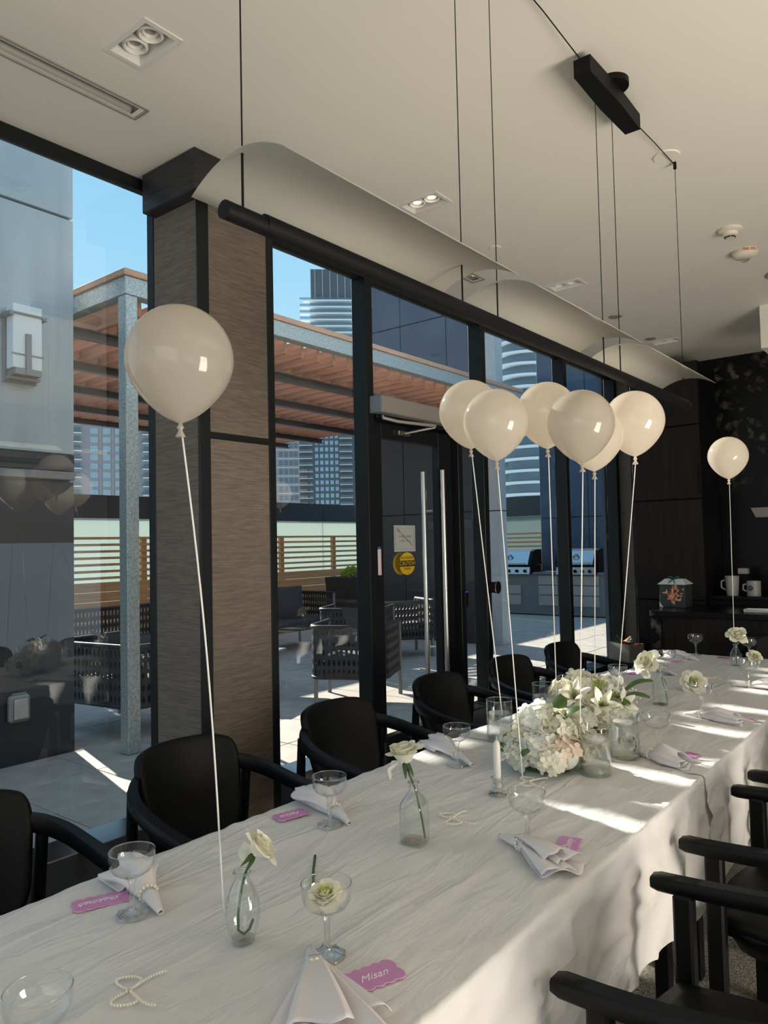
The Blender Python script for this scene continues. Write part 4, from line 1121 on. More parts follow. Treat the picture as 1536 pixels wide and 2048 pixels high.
def rose(label, loc, pts, axis, size, seed, spread=1.0, drop=(), key='cream', inner='cream'):
    t = thing('white_rose', label, 'rose', loc)
    part('stem', MB().tube(pts, 0.0026, 8), 'stem', t, 180)
    h = Vector(pts[-1])
    sepals(t, h, axis, size); bloom(t, h + Vector(axis).normalized() * 0.004, axis, size, key, inner, spread, seed, drop)
    return t

# near bulb vase with a hooked stem
V1 = (-1.136, 0.967, ZT)
v = thing('bud_vase', 'egg-shaped clear bud vase, nearest on the table', 'vase', V1)
part('vase_body', MB().lathe([(0.0, 0.004), (0.020, 0.004), (0.022, 0.006), (0.030, 0.03), (0.0335, 0.055), (0.031, 0.078), (0.022, 0.103), (0.0135, 0.118), (0.0135, 0.124), (0.0165, 0.129)], 36), 'bottle', v, 180)
part('vase_foot', MB().lathe([(0, 0), (0.019, 0), (0.0215, 0.003), (0.021, 0.008), (0.0, 0.009)], 32), 'crystal', v, 60)
part('vase_lip', MB().grid(lambda u, w: ((0.0155 + 0.0022 * math.cos(2 * PI * w)) * math.cos(2 * PI * u), (0.0155 + 0.0022 * math.cos(2 * PI * w)) * math.sin(2 * PI * u), 0.129 + 0.0022 * math.sin(2 * PI * w)), 32, 7, True), 'crystal', v, 180)
a1 = Vector((0.55, 0.75, 0.9))
rose('white rose leaning out of the egg-shaped bud vase, stem hooked inside', V1,
     [(0.018, 0.010, 0.042), (0.012, 0.006, 0.024), (0.003, 0.0, 0.014), (-0.008, -0.004, 0.020), (-0.010, -0.002, 0.05), (-0.004, 0.002, 0.10), (0.004, 0.006, 0.128), (0.014, 0.016, 0.158)], a1, 0.94, 11, 0.90, (2,))
# second: square bottle with an upright rose
def square_bottle(label, loc, rotz):
    v = thing('square_bottle', label, 'vase', loc, rotz, 'square glass bottles')
    def sq(s_, z, r_=0.25):
        out = []
        for k in range(32):
            a = 2 * PI * k / 32 + PI / 32
            c, s2 = math.cos(a), math.sin(a)
            m_ = (abs(c) ** 6 + abs(s2) ** 6) ** (-1 / 6.0)
            mm = m_ * (1 - r_) + r_ * 1.0
            out.append((s_ * mm * c, s_ * mm * s2, z))
        return out
    lv = [(0.0, 0.004, 0), (0.026, 0.003, 0.1), (0.031, 0.006, 0.05), (0.031, 0.085, 0.05), (0.029, 0.098, 0.12), (0.021, 0.115, 0.4), (0.0125, 0.126, 1.0), (0.011, 0.130, 1.0), (0.011, 0.148, 1.0)]
    rows = [sq(max(s_, 0.0005), z, r_) for s_, z, r_ in lv]
    vs = [q for r_ in rows for q in r_]
    fs = [(i * 32 + k, i * 32 + (k + 1) % 32, (i + 1) * 32 + (k + 1) % 32, (i + 1) * 32 + k) for i in range(len(rows) - 1) for k in range(32)]
    part('bottle_body', MB().add(vs, fs), 'bottle', v, 50)
    part('bottle_base', MB().prism([q[:2] for q in sq(0.030, 0, 0.05)], 0, 0.007), 'bottle', v, 40)
    part('bottle_lip', MB().grid(lambda u, w: ((0.0125 + 0.003 * math.cos(2 * PI * w)) * math.cos(2 * PI * u), (0.0125 + 0.003 * math.cos(2 * PI * w)) * math.sin(2 * PI * u), 0.148 + 0.0024 * math.sin(2 * PI * w)), 28, 7, True), 'crystal', v, 180)
    return v
V2 = (-1.151, 1.540, ZT)
square_bottle('square clear bottle holding the upright rose', V2, R(10))
rose('upright white rose in the nearer square bottle', V2, [(0.022, 0.014, 0.010), (0.016, 0.010, 0.06), (0.004, 0.002, 0.13), (-0.008, -0.004, 0.165), (-0.016, -0.010, 0.196)], (-0.12, -0.10, 1.0), 1.22, 23, 0.55, (3,))
V3 = (-1.170, 3.430, ZT)
square_bottle('square clear bottle whose rose droops over its neck', V3, R(10))
rose('drooping white rose hanging out of the farther square bottle', V3, [(0.024, 0.020, 0.010), (0.018, 0.016, 0.06), (0.004, 0.0, 0.14), (-0.014, -0.012, 0.168), (-0.034, -0.020, 0.182)], (-0.45, -0.75, 0.42), 1.42, 31, 1.15, (1, 2))
V4 = (-1.160, 4.700, ZT)
v = thing('bud_vase', 'small round bud vase at the far end of the table', 'vase', V4)
part('vase_body', MB().lathe([(0.0, 0.004), (0.020, 0.003), (0.027, 0.012), (0.0335, 0.04), (0.031, 0.068), (0.020, 0.092), (0.0125, 0.105), (0.013, 0.125), (0.016, 0.130)], 32), 'bottle', v, 180)
part('vase_foot', MB().lathe([(0, 0), (0.021, 0), (0.022, 0.004), (0.0, 0.006)], 28), 'crystal', v, 60)
rose('open white rose in the round bud vase at the far end', V4, [(0.0, 0.010, 0.010), (0.0, 0.004, 0.07), (0.004, 0.0, 0.13), (0.016, 0.0, 0.165)], (0.15, -0.55, 0.75), 1.3, 41, 1.1, (0,))
# loose heads
def rose_head(label, loc, axis, size, seed, spread, key='cream', inner='yellow', drop=()):
    t = thing('cut_rose', label, 'rose', loc)
    bloom(t, Vector((0, 0, 0.0)), axis, size, key, inner, spread, seed, drop)
    return t
rose_head('white rose head floating in the near champagne coupe', (-0.971, 1.025, ZT + 0.097), (0.1, -0.30, 1.0), 0.80, 51, 1.05, 'cream', 'yellow')
rose_head('white rose head lying on the cloth behind a coupe in the sun stripes', (-1.150, 3.840, ZT + 0.034), (0.35, -0.75, 0.5), 1.35, 61, 1.0)
rose_head('white rose head lying behind the farthest coupe', (-1.10, 4.86, ZT + 0.030), (0.5, -0.6, 0.6), 0.95, 63, 1.0)
tag(part('cut_stalk', MB().tube([(-1.190, 1.215, ZT + 0.004), (-1.235, 1.262, ZT + 0.006), (-1.290, 1.325, ZT + 0.005)], 0.0033, 8), 'stem', None, 180),
    'cut green rose stem lying behind the coupe with the floating rose', 'stem')

# ------------------------------------------------------------------ napkins with pearl rings
def napkin(label, tip, end, seed, wide=0.085, high=0.042, tail=0.34, sheets=()):
    """a rolled napkin: thin tail at tip, pearl ring at the waist, open folds at end (plan points)"""
    rr = random.Random(seed)
    tip = Vector((*tip, 0)); end = Vector((*end, 0)); L = (end - tip).length
    ang = math.atan2((end - tip).y, (end - tip).x)
    t = thing('napkin', label, 'napkin', (tip.x, tip.y, ZT), ang, 'white napkins in pearl rings')
    k1, k2, k3 = rr.uniform(0, 6), rr.uniform(0, 6), rr.uniform(0.8, 1.2)
    def fn(u, v):
        a = 2 * PI * u
        if v < tail: w_ = 0.0055 + 0.0115 * min(1, 1.25 * v / tail) - 0.004 * max(0, v / tail - 0.8) / 0.2; h_ = w_ * 0.85
        else:
            q = (v - tail) / (1 - tail)
            w_ = 0.013 + (wide / 2 - 0.013) * (q ** 0.7)
            h_ = 0.011 + (high / 2 - 0.011) * math.sin(min(1, q * 1.8) * PI / 2) * (1 - 0.55 * max(0, q - 0.45) / 0.55)
        q = max(0, (v - tail) / (1 - tail))
        lob = 1 + min(1, 2 * q) * (0.16 * (1 - 2 * abs(math.sin(2.5 * a + k2 + 0.8 * v))) + 0.16 * math.sin(3 * a + k1 + 1.5 * v) + 0.14 * math.sin(6 * a + k2 + 3 * v) + 0.07 * math.sin(11 * a + k1)) + 0.05 * math.sin(4 * a + k1)
        x = L * v + q * q * (0.026 * math.sin(2 * a + k2) + 0.012 * math.sin(5 * a + k1)) * k3
        y = w_ * lob * math.cos(a) + 0.010 * q * math.sin(k1 + 4 * v)
        z = max(0.0015, h_ + h_ * lob * math.sin(a) * 1.0)
        return (x, y, z)
    if sheets:                    # fanned folds that lie over one another below the ring
        part('folded_cloth', MB().grid(lambda u, v: fn(u, v * (tail + 0.10)), 40, 14, True), 'napkin', t, 180, solid=0.0012)
        x0 = L * (tail - 0.06)
        for a0, a1, ln, z0, am, fq in sheets:
            ph = rr.uniform(0, 6)
            def sh(u, v):
                an = R(a0 + (a1 - a0) * u); rad = (L - x0) * ln * v * (1 + 0.07 * math.sin(6.0 * u + ph) * v)
                sp = 0.010 * (u - 0.5) * 2
                z = 0.006 + z0 * math.sin(PI * min(1, 0.15 + 0.85 * v) * 0.62) + am * v * (0.6 + 0.4 * v) * math.sin(fq * u * PI + ph) + 0.014 * (1 - v) ** 2
                ed = min(u, 1 - u)
                z -= 0.010 * max(0, 0.12 - ed) / 0.12 * v
                return (x0 + rad * math.cos(an), sp + rad * math.sin(an), max(0.0012, z))
            part('fold', MB().grid(sh, 33, 19), 'napkin', t, 180, solid=0.0011)
    else:
        part('folded_cloth', MB().grid(fn, 40, 30, True), 'napkin', t, 180, solid=0.0012)
    def inner(u, v):
        a = (u - 0.5) * 2
        x = L * (0.70 + 0.34 * v) + 0.012 * math.sin(3 * a + k2)
        return (x, a * wide * 0.34 * (0.6 + 0.4 * v), 0.006 + high * 0.42 * (1 - a * a) * (0.6 + 0.4 * math.sin(5 * a + k1)) * (1 - 0.3 * v))
    if not sheets: part('inner_fold', MB().grid(inner, 17, 9), 'napkin', t, 180, solid=0.001)
    def inner2(u, v):
        a = (u - 0.5) * 2
        return (L * (0.66 + 0.42 * v) + 0.014 * math.sin(2.2 * a + k1) * v, a * wide * (0.30 + 0.16 * v) + 0.01 * math.sin(k1), 0.003 + high * 0.20 * (1 - a * a) * (0.7 + 0.5 * math.sin(7 * a + k2)) * (1 - 0.5 * v))
    if not sheets: part('inner_fold', MB().grid(inner2, 21, 9), 'napkin', t, 180, solid=0.001)
    mb = MB(); n = 13
    for k in range(n):
        a = 2 * PI * k / n
        mb.ball((L * tail, 0.0185 * math.cos(a), 0.0155 + 0.0165 * math.sin(a)), 0.0042, 10, 6)
    part('pearl_ring', mb, 'pearl', t, 180)
    return t
napkin('napkin beside the Shekinah card, tip toward the near bud vase', (-1.352, 0.935), (-1.575, 1.000), 1, 0.115, 0.060)
napkin('napkin at the window-side edge behind the Felicia card', (-1.360, 1.530), (-1.605, 1.625), 2, 0.105, 0.055)
napkin('napkin behind the coupe right of the upright rose bottle', (-1.372, 2.165), (-1.650, 2.320), 3, 0.095, 0.050)
napkin('napkin fanned open behind the flowers at the window-side edge', (-1.385, 3.640), (-1.620, 3.860), 4, 0.13, 0.075)
napkin('napkin behind the drooping rose', (-1.335, 4.190), (-1.600, 4.380), 5, 0.10, 0.06)
napkin('napkin at the far left corner beside a pink card', (-1.385, 4.760), (-1.600, 4.900), 6, 0.09, 0.05)
napkin('large crumpled napkin at the near right, cut off by the lower edge', (-1.010, 1.020), (-0.735, 0.790), 7, 0.150, 0.050, 0.26, ((-24, 22, 1.0, 0.004, 0.010, 3.2), (-26, -2, 0.96, 0.014, 0.010, 2.4), (4, 30, 0.62, 0.016, 0.009, 2.2), (-3, 20, 0.92, 0.020, 0.011, 2.6), (-16, 8, 0.70, 0.034, 0.008, 1.6)))
napkin('napkin pointing at the Danny card, its open end over the table edge', (-0.995, 1.690), (-0.755, 1.585), 8, 0.10, 0.055, 0.34, ((-18, 17, 0.98, 0.003, 0.009, 3.0), (-20, 2, 1.0, 0.018, 0.008, 1.8), (-4, 18, 0.86, 0.022, 0.009, 2.0), (-11, 9, 0.80, 0.036, 0.006, 1.3)))
napkin('napkin in front of the coupe by the water cylinders', (-0.990, 2.610), (-0.800, 2.545), 9, 0.095, 0.055)
napkin('napkin in the sun stripes in front of the loose rose', (-1.030, 3.300), (-0.800, 3.245), 10, 0.090, 0.05)
napkin('napkin in the sun stripes cut off by the right edge', (-1.030, 4.065), (-0.780, 4.060), 11, 0.095, 0.05)

# ------------------------------------------------------------------ place cards
def card_poly(w_, h_, nx=5, ny=2):
    pts = []
    def side(a, b, n, nrm):
        for k in range(n):
            for q in range(5):
                s = (k + q / 5.0) / n
                bump = math.sin(PI * q / 5.0) * 0.0045
                pts.append((a[0] + (b[0] - a[0]) * s + nrm[0] * bump, a[1] + (b[1] - a[1]) * s + nrm[1] * bump))
    a, b, c, d_ = (-w_ / 2, -h_ / 2), (w_ / 2, -h_ / 2), (w_ / 2, h_ / 2), (-w_ / 2, h_ / 2)
    side(a, b, nx, (0, -1)); side(b, c, ny, (1, 0)); side(c, d_, nx, (0, 1)); side(d_, a, ny, (-1, 0))
    return pts
def place_card(label, x, y, rot, name=None, w_=0.088, h_=0.048):
    t = thing('place_card', label, 'place card', (x, y, ZT + 0.001), rot, 'pink place cards')
    part('card', MB().prism(card_poly(w_, h_), 0, 0.0012), 'pink', t)
    part('card_edge', MB().prism(card_poly(w_ + 0.003, h_ + 0.003), -0.0006, 0.0006), 'pinkrim', t)
    if name: text(name, 0.026, 'ink', t, (0, -0.001, 0.0014), (0, 0, 0), shear=0.6, extrude=0.0002, sx_=0.92)
    return t
place_card('pink scalloped place card lettered Misan', -0.862, 1.022, R(70), 'Misan', 0.098, 0.056)
place_card('pink scalloped place card lettered Danny', -0.835, 1.745, R(105), 'Danny')
place_card('pink scalloped place card lettered Felicia', -1.546, 1.494, R(-104), 'Felicia')
place_card('pink scalloped place card lettered Shekinah', -1.508, 0.895, R(-112), 'Shekinah', 0.105, 0.05)
place_card('pink card half under a napkin beside the water cylinders', -0.830, 2.680, R(80))
place_card('pink card behind the napkin in the sun stripes, right side', -0.800, 3.335, R(80))
place_card('pink card beside the fanned napkin behind the flowers', -1.545, 3.640, R(-100))
place_card('pink card behind the drooping rose', -1.562, 4.150, R(-95))
place_card('pink card beside the napkin in the far left corner', -1.500, 4.690, R(-95))
place_card('pink card left of the farthest bud vase', -1.290, 4.980, R(180))

# ------------------------------------------------------------------ pearl bows
def pearl_bow(label, loc, rot, s=1.0):
    """two loops and two tails of small pearls, knot at the origin"""
    mb = MB()
    def run(fn, n):
        pts = [Vector(fn(i / 200.0)) for i in range(201)]
        acc = 0.0; step = 0.0052 * s; nxt = 0.0
        for a, b in zip(pts, pts[1:]):
            l = (b - a).length
            while nxt <= acc + l + 1e-9:
                q = a.lerp(b, (nxt - acc) / max(l, 1e-9)); mb.ball((q.x, q.y, 0.0028), 0.0027 * s, 8, 5); nxt += step
            acc += l
    for sg in (-1, 1):
        run(lambda u: (sg * 0.042 * s * math.sin(PI * u), 0.021 * s * math.sin(2 * PI * u) + sg * 0.004 * math.sin(PI * u) + 0.006 * math.sin(PI * u), 0), 0)
        run(lambda u: (sg * (0.050 * u + 0.012 * math.sin(PI * u)) * s, -0.055 * s * u ** 0.9, 0), 0)
    o = part('pearl_bow', mb, 'pearl', None, 180, loc=(*loc, ZT + 0.001), rot=(0, 0, rot))
    return tag(o, label, 'bow', 'bows of small pearls')
pearl_bow('bow of small pearls nearest the camera on the cloth', (-1.165, 0.742), R(135))
pearl_bow('bow of small pearls right of the upright rose bottle', (-1.160, 1.722), R(135))
pearl_bow('bow of small pearls in front of the hydrangeas', (-1.140, 2.120), R(110))
pearl_bow('bow of small pearls in the middle of the far cloth', (-1.165, 4.215), R(30))
pearl_bow('bow of small pearls right of the water cylinders', (-1.10, 2.74), R(20))

# ------------------------------------------------------------------ candles
def taper(label_c, label_h, loc):
    t = thing('candle_holder', label_h, 'candle holder', loc, 0, 'crystal candle holders')
    part('holder_body', MB().lathe([(0, 0), (0.026, 0), (0.028, 0.003), (0.026, 0.007), (0.014, 0.011), (0.011, 0.016), (0.019, 0.022), (0.021, 0.027), (0.017, 0.032), (0.014, 0.036), (0.019, 0.044), (0.0195, 0.050), (0.0155, 0.051), (0.0125, 0.046), (0.0122, 0.020), (0, 0.019)], 28), 'crystal', t, 40)
    c = thing('taper_candle', label_c, 'candle', (loc[0], loc[1], loc[2] + 0.0195), 0, 'white taper candles')
    part('wax_body', MB().lathe([(0, 0), (0.0115, 0), (0.0108, 0.122), (0.009, 0.132), (0.004, 0.139), (0, 0.140)], 24), 'wax', c, 40)
    part('wick', MB().tube([(0, 0, 0.138), (0.0006, 0, 0.150)], 0.0011, 6), 'wax', c, 180)
taper('white taper candle left of the hydrangeas', 'crystal candle holder left of the hydrangeas', (-1.163, 1.972, ZT))
taper('white taper candle behind the water cylinders', 'crystal candle holder behind the water cylinders', (-1.255, 3.190, ZT))

# ------------------------------------------------------------------ cylinder vases
def cylinder(label, loc, level, r=0.049, h=0.150):
    t = thing('cylinder_vase', label, 'vase', loc, 0, 'clear cylinder vases')
    part('glass_wall', MB().lathe([(r - 0.002, 0.0), (r, 0.002), (r, h)], 44), 'bottle', t, 60)
    part('glass_rim', MB().grid(lambda u, w: ((r + 0.0014 * math.cos(2 * PI * w)) * math.cos(2 * PI * u), (r + 0.0014 * math.cos(2 * PI * w)) * math.sin(2 * PI * u), h + 0.0014 * math.sin(2 * PI * w)), 44, 7, True), 'crystal', t, 180)
    part('glass_base', MB().lathe([(0, 0.0), (r - 0.001, 0.0), (r - 0.0005, 0.002), (r - 0.001, 0.009), (0, 0.010)], 40), 'bottle', t, 60)
    part('water', MB().lathe([(0, 0.0105), (r - 0.0012, 0.0105), (r - 0.0012, level), (0, level)], 40), 'water', t, 60)
    return t
def float_candle(label, loc):
    t = thing('floating_candle', label, 'candle', loc, 0, 'floating white candles')
    part('wax_disc', MB().lathe([(0, 0), (0.026, 0), (0.033, 0.010), (0.034, 0.016), (0.024, 0.022), (0, 0.024)], 28), 'wax', t, 60)
    part('wick', MB().tube([(0, 0, 0.023), (0, 0.001, 0.031)], 0.001, 6), 'wax', t, 180)
for (x, y), lv, lab in (((-1.010, 2.330), 0.108, 'nearest water cylinder, at the right of the hydrangeas'), ((-1.000, 2.560), 0.118, 'water cylinder with a flower sunk in it, right of the nearest one'),
                        ((-1.470, 2.520), 0.100, 'cylinder vase left of the hydrangeas'), ((-1.475, 2.90), 0.100, 'cylinder vase behind the left hydrangeas'), ((-1.46, 3.10), 0.100, 'rearmost cylinder vase behind the hydrangeas')):
    cylinder(lab, (x, y, ZT), lv)
float_candle('floating candle in the nearest water cylinder', (-1.012, 2.332, ZT + 0.096))
float_candle('floating candle in the water cylinder with the sunken flower', (-1.004, 2.555, ZT + 0.106))

# ------------------------------------------------------------------ flowers
def floret_head(name, seed, rad, n, m, hem=0.25):
    """one hydrangea head: n four-petalled florets over a dome"""
    rr = random.Random(seed); mb = MB()
    for k in range(n):
        u = (k + 0.5) / n
        cz = 1 - (1 + hem) * u
        a = k * 2.39996 + rr.uniform(-0.2, 0.2)
        s = math.sqrt(max(0, 1 - cz * cz))
        d_ = Vector((s * math.cos(a), s * math.sin(a), cz))
        c = d_ * rad * rr.uniform(0.84, 1.10)
        nrm = (d_ + Vector((rr.gauss(0, .28), rr.gauss(0, .28), rr.gauss(0, .28)))).normalized()
        e1 = nrm.orthogonal().normalized(); e2 = nrm.cross(e1)
        rot = rr.uniform(0, PI); ps = rad * rr.uniform(0.30, 0.40)
        for q in range(4):
            w_ = rot + q * PI / 2
            t_ = e1 * math.cos(w_) + e2 * math.sin(w_); b_ = nrm.cross(t_)
            up = rr.uniform(0.05, 0.35)
            p0 = c; pm = c + t_ * ps * 0.55 + nrm * ps * up * 0.4
            p1 = pm + b_ * ps * 0.50 + nrm * ps * 0.10; p2 = pm - b_ * ps * 0.50 + nrm * ps * 0.10
            p3 = c + t_ * ps * 1.02 + b_ * ps * 0.30 + nrm * ps * up; p4 = c + t_ * ps * 1.02 - b_ * ps * 0.30 + nrm * ps * up
            p5 = c + t_ * ps * 1.12 + nrm * ps * up
            mb.add([p0, p1, pm, p2, p3, p5, p4], [(0, 1, 2), (0, 2, 3), (1, 4, 5, 2), (2, 5, 6, 3)])
    return mb.mesh(name, m, 180)
HY = [floret_head('hydrangea_head', 5, 0.062, 62, 'petal2'), floret_head('hydrangea_head', 6, 0.062, 56, 'petal'), floret_head('hydrangea_head', 7, 0.055, 50, 'petal3')]
CORE = MB().ball((0, 0, 0), 0.046, 14, 10).mesh('flower_core', 'petal2', 180)
leaf_me = MB().grid(lambda u, v: ((u - 0.5) * 0.045 * math.sin(PI * (0.06 + 0.92 * v)) , 0.075 * v, 0.006 * math.cos((u - 0.5) * PI) + 0.012 * math.sin(PI * v)), 6, 9).mesh('leaf', 'leaf', 180)
lily_me = MB().grid(lambda u, v: ((u - 0.5) * 0.026 * math.sin(PI * (0.10 + 0.86 * v)) ** 0.8, 0.066 * v, 0.030 * math.sin(v * PI * 0.62) - 0.010 * abs(u - 0.5)), 6, 9).mesh('petal', 'petal', 180)
def arrangement(label, loc, heads, leaves, lilies, sprigs, seed):
    rr = random.Random(seed)
    t = thing('flower_arrangement', label, 'flowers', loc, 0, 'low white flower arrangements')
    for (x, y, z, k, s) in heads:
        o = link('hydrangea_head', HY[k], t, (x, y, z), (rr.uniform(-.5, .5), rr.uniform(-.5, .5), rr.uniform(0, 6)), (s, s, s))
        o['kind'] = 'stuff'
        link('flower_core', CORE, o, (0, 0, 0))
    for (x, y, z, rz, tilt, s) in leaves:
        link('leaf', leaf_me, t, (x, y, z), (R(tilt), 0, R(rz)), (s, s, s))
    for (x, y, z, ax, s) in lilies:
        q = Vector((0, 0, 1)).rotation_difference(Vector(ax).normalized()).to_euler()
        l = link('lily', MB().ball((0, 0, 0.004), 0.006, 8, 6).mesh('lily', 'yellow', 180), t, (x, y, z), q, (s, s, s))
        for k in range(6): link('petal', lily_me, l, (0, 0, 0), (R(18 if k % 2 else 30), 0, k * PI / 3))
        mb = MB()
        for k in range(40):
            a = rr.uniform(0, 6.28); r_ = rr.uniform(0.0, 0.02)
            mb.tube([(0, 0, 0.004), (r_ * math.cos(a), r_ * math.sin(a), 0.036)], 0.0008, 4, False)
        part('stamens', mb, 'sprig', l, kind='stuff')
    for (x, y, z, ax, s, m) in sprigs:
        mb = MB(); ax = Vector(ax).normalized()
        for k in range(26):
            d_ = (ax + Vector((rr.gauss(0, .35), rr.gauss(0, .35), rr.gauss(0, .35)))).normalized() * s * rr.uniform(0.6, 1.0)
            mb.tube([(x, y, z), (x + d_.x, y + d_.y, z + d_.z)], 0.0008, 4, False)
            mb.ball((x + d_.x, y + d_.y, z + d_.z), 0.0042, 6, 4)
        part('filler_sprig', mb, m, t, 180, kind='stuff')
    part('foam_base', MB().lathe([(0, 0), (0.075, 0), (0.07, 0.03), (0, 0.045)], 20), 'leaf', t, 60)
    return t
arrangement('round white hydrangea arrangement, nearer of the pair', (-1.165, 2.300, ZT),
    [(0.0, -0.07, 0.062, 0, 1.05), (-0.085, -0.035, 0.070, 1, 1.0), (0.080, -0.035, 0.060, 2, 1.0), (-0.035, 0.01, 0.130, 0, 1.05), (0.045, 0.03, 0.115, 1, 1.05),
     (-0.105, 0.05, 0.062, 0, 1.0), (0.10, 0.06, 0.060, 1, 0.95), (-0.055, 0.09, 0.120, 1, 0.95), (0.02, 0.10, 0.06, 0, 1.0), (0.055, -0.085, 0.050, 1, 0.8), (-0.06, -0.10, 0.050, 0, 0.8)],
    [(0.06, 0.0, 0.16, -40, 25, 1.2), (0.03, 0.04, 0.17, 20, 40, 1.1), (-0.09, -0.10, 0.075, 160, 10, 0.8), (0.0, -0.13, 0.085, 190, -10, 0.7)], [], [(-0.09, -0.10, 0.06, (-0.3, -1, 0.3), 0.045, 'stem')], 3)
arrangement('white lily and hydrangea arrangement with lime sprigs, farther of the pair', (-1.270, 2.820, ZT),
    [(-0.075, 0.0, 0.075, 1, 1.0), (-0.03, 0.06, 0.150, 1, 1.05), (0.05, 0.12, 0.135, 0, 1.0), (-0.10, 0.09, 0.10, 0, 0.95), (0.10, 0.02, 0.06, 1, 0.95), (0.03, -0.08, 0.06, 0, 1.0), (0.0, 0.10, 0.06, 0, 1.1), (0.11, 0.13, 0.07, 0, 0.8), (-0.055, -0.05, 0.14, 1, 0.85)],
    [(0.11, 0.16, 0.135, -60, 20, 1.6), (0.12, 0.10, 0.12, -85, 5, 1.5), (0.10, 0.06, 0.13, -110, -10, 1.2), (-0.02, -0.13, 0.10, 180, 20, 1.0)],
    [(0.010, -0.075, 0.130, (0.1, -0.7, 0.8), 1.25), (0.095, -0.05, 0.115, (0.6, -0.7, 0.5), 1.15), (0.03, -0.115, 0.06, (0.1, -1.0, 0.35), 1.1), (0.14, 0.03, 0.11, (0.9, -0.3, 0.5), 1.0)],
    [(0.055, 0.03, 0.145, (0.3, -0.4, 0.9), 0.065, 'sprig'), (0.085, 0.10, 0.14, (0.4, 0.0, 0.9), 0.06, 'petal2'), (0.12, 0.14, 0.11, (0.8, -0.2, 0.5), 0.06, 'petal2'), (0.09, 0.03, 0.12, (0.6, -0.4, 0.7), 0.055, 'sprig')], 4)
t = rose_head('white flower sunk in the second water cylinder', (-0.985, 2.545, ZT + 0.056), (0.3, -0.6, 0.5), 0.62, 71, 1.3, 'white', 'cream')
part('leaf', MB().grid(lambda u, v: ((u - 0.5) * 0.02 * math.sin(PI * (0.06 + 0.92 * v)) + 0.02, 0.0, 0.05 * v - 0.03), 5, 7), 'leaf', t, 180)

# ------------------------------------------------------------------ balloons
BR = 0.106
def make_balloon(label, c, ribbon, r=BR, tilt=0.0, group='white balloons'):
    """c: centre of the round body; ribbon: points from the knot down to its end (world)"""
    t = thing('balloon', label, 'balloon', c, 0, group)
    prof = []
    for i in range(27):
        a = PI * i / 26
        rr_ = r * math.sin(a); z = r * math.cos(a)
        if a > PI / 2:
            q = (a - PI / 2) / (PI / 2)
            z *= 1.0 + 0.20 * q * q; rr_ *= 1 - 0.10 * math.sin(q * PI) * q
        else: z *= 1.03
        prof.append((max(rr_, 0.0) if i not in (0, 26) else (0.0 if i == 0 else 0.004), z))
    b = part('latex_body', MB().lathe(prof[::-1], 44), 'balloon', t, 180)
    zk = -r * 1.20
    part('knot', MB().lathe([(0.003, 0.004), (0.0045, -0.004), (0.0075, -0.009), (0.0035, -0.013), (0.006, -0.019), (0.0105, -0.027), (0.008, -0.028), (0.0, -0.022)], 14), 'balloon', t, 180, loc=(0, 0, zk))
    pts = [Vector(q) - Vector(c) for q in ribbon]
    p0 = Vector((0.002, 0, zk - 0.008))
    full = [p0]
    k = 14
    for i in range(1, k + 1):
        s = i / k
        q = p0.lerp(pts[-1], s)
        if len(pts) > 1: q += (pts[0] - p0.lerp(pts[-1], 0.5)) * math.sin(PI * s) * 0.7
        full.append(q)
    part('ribbon', MB().tube(full, 0.0019, 6, True, 0.35, (1, 1, 0)), 'ribbon', t, 180)
    return t
make_balloon('largest white balloon, alone in front of the wallpapered column', (-1.243, 0.915, 1.877), [(-1.20, 0.945, 1.30), (-1.245, 1.01, ZT + 0.002)])
make_balloon('white balloon at the left end of the cluster, half hidden', (-1.435, 2.312, 1.971), [(-1.33, 2.30, 0.90)], 0.112)
make_balloon('grey-shaded white balloon second from the left, nearest the lamp side', (-1.239, 2.152, 1.892), [(-1.165, 2.130, ZT + 0.004)])
make_balloon('white balloon in the middle rear of the cluster', (-1.165, 2.375, 1.941), [(-1.30, 2.66, 0.90)], 0.104)
make_balloon('white balloon in the front of the cluster with a peach band', (-1.008, 2.299, 1.876), [(-1.065, 2.33, ZT + 0.004)], 0.107)
make_balloon('white balloon mostly hidden behind the front one', (-1.063, 2.524, 1.865), [(-1.24, 2.88, 0.93)], 0.104)
make_balloon('white balloon at the right end of the cluster', (-0.977, 2.692, 1.926), [(-1.145, 2.86, 0.87)], 0.107)
make_balloon('lone far white balloon before the black marble wall', (-1.102, 4.473, 1.949), [(-1.165, 4.70, 0.89)], 0.106)
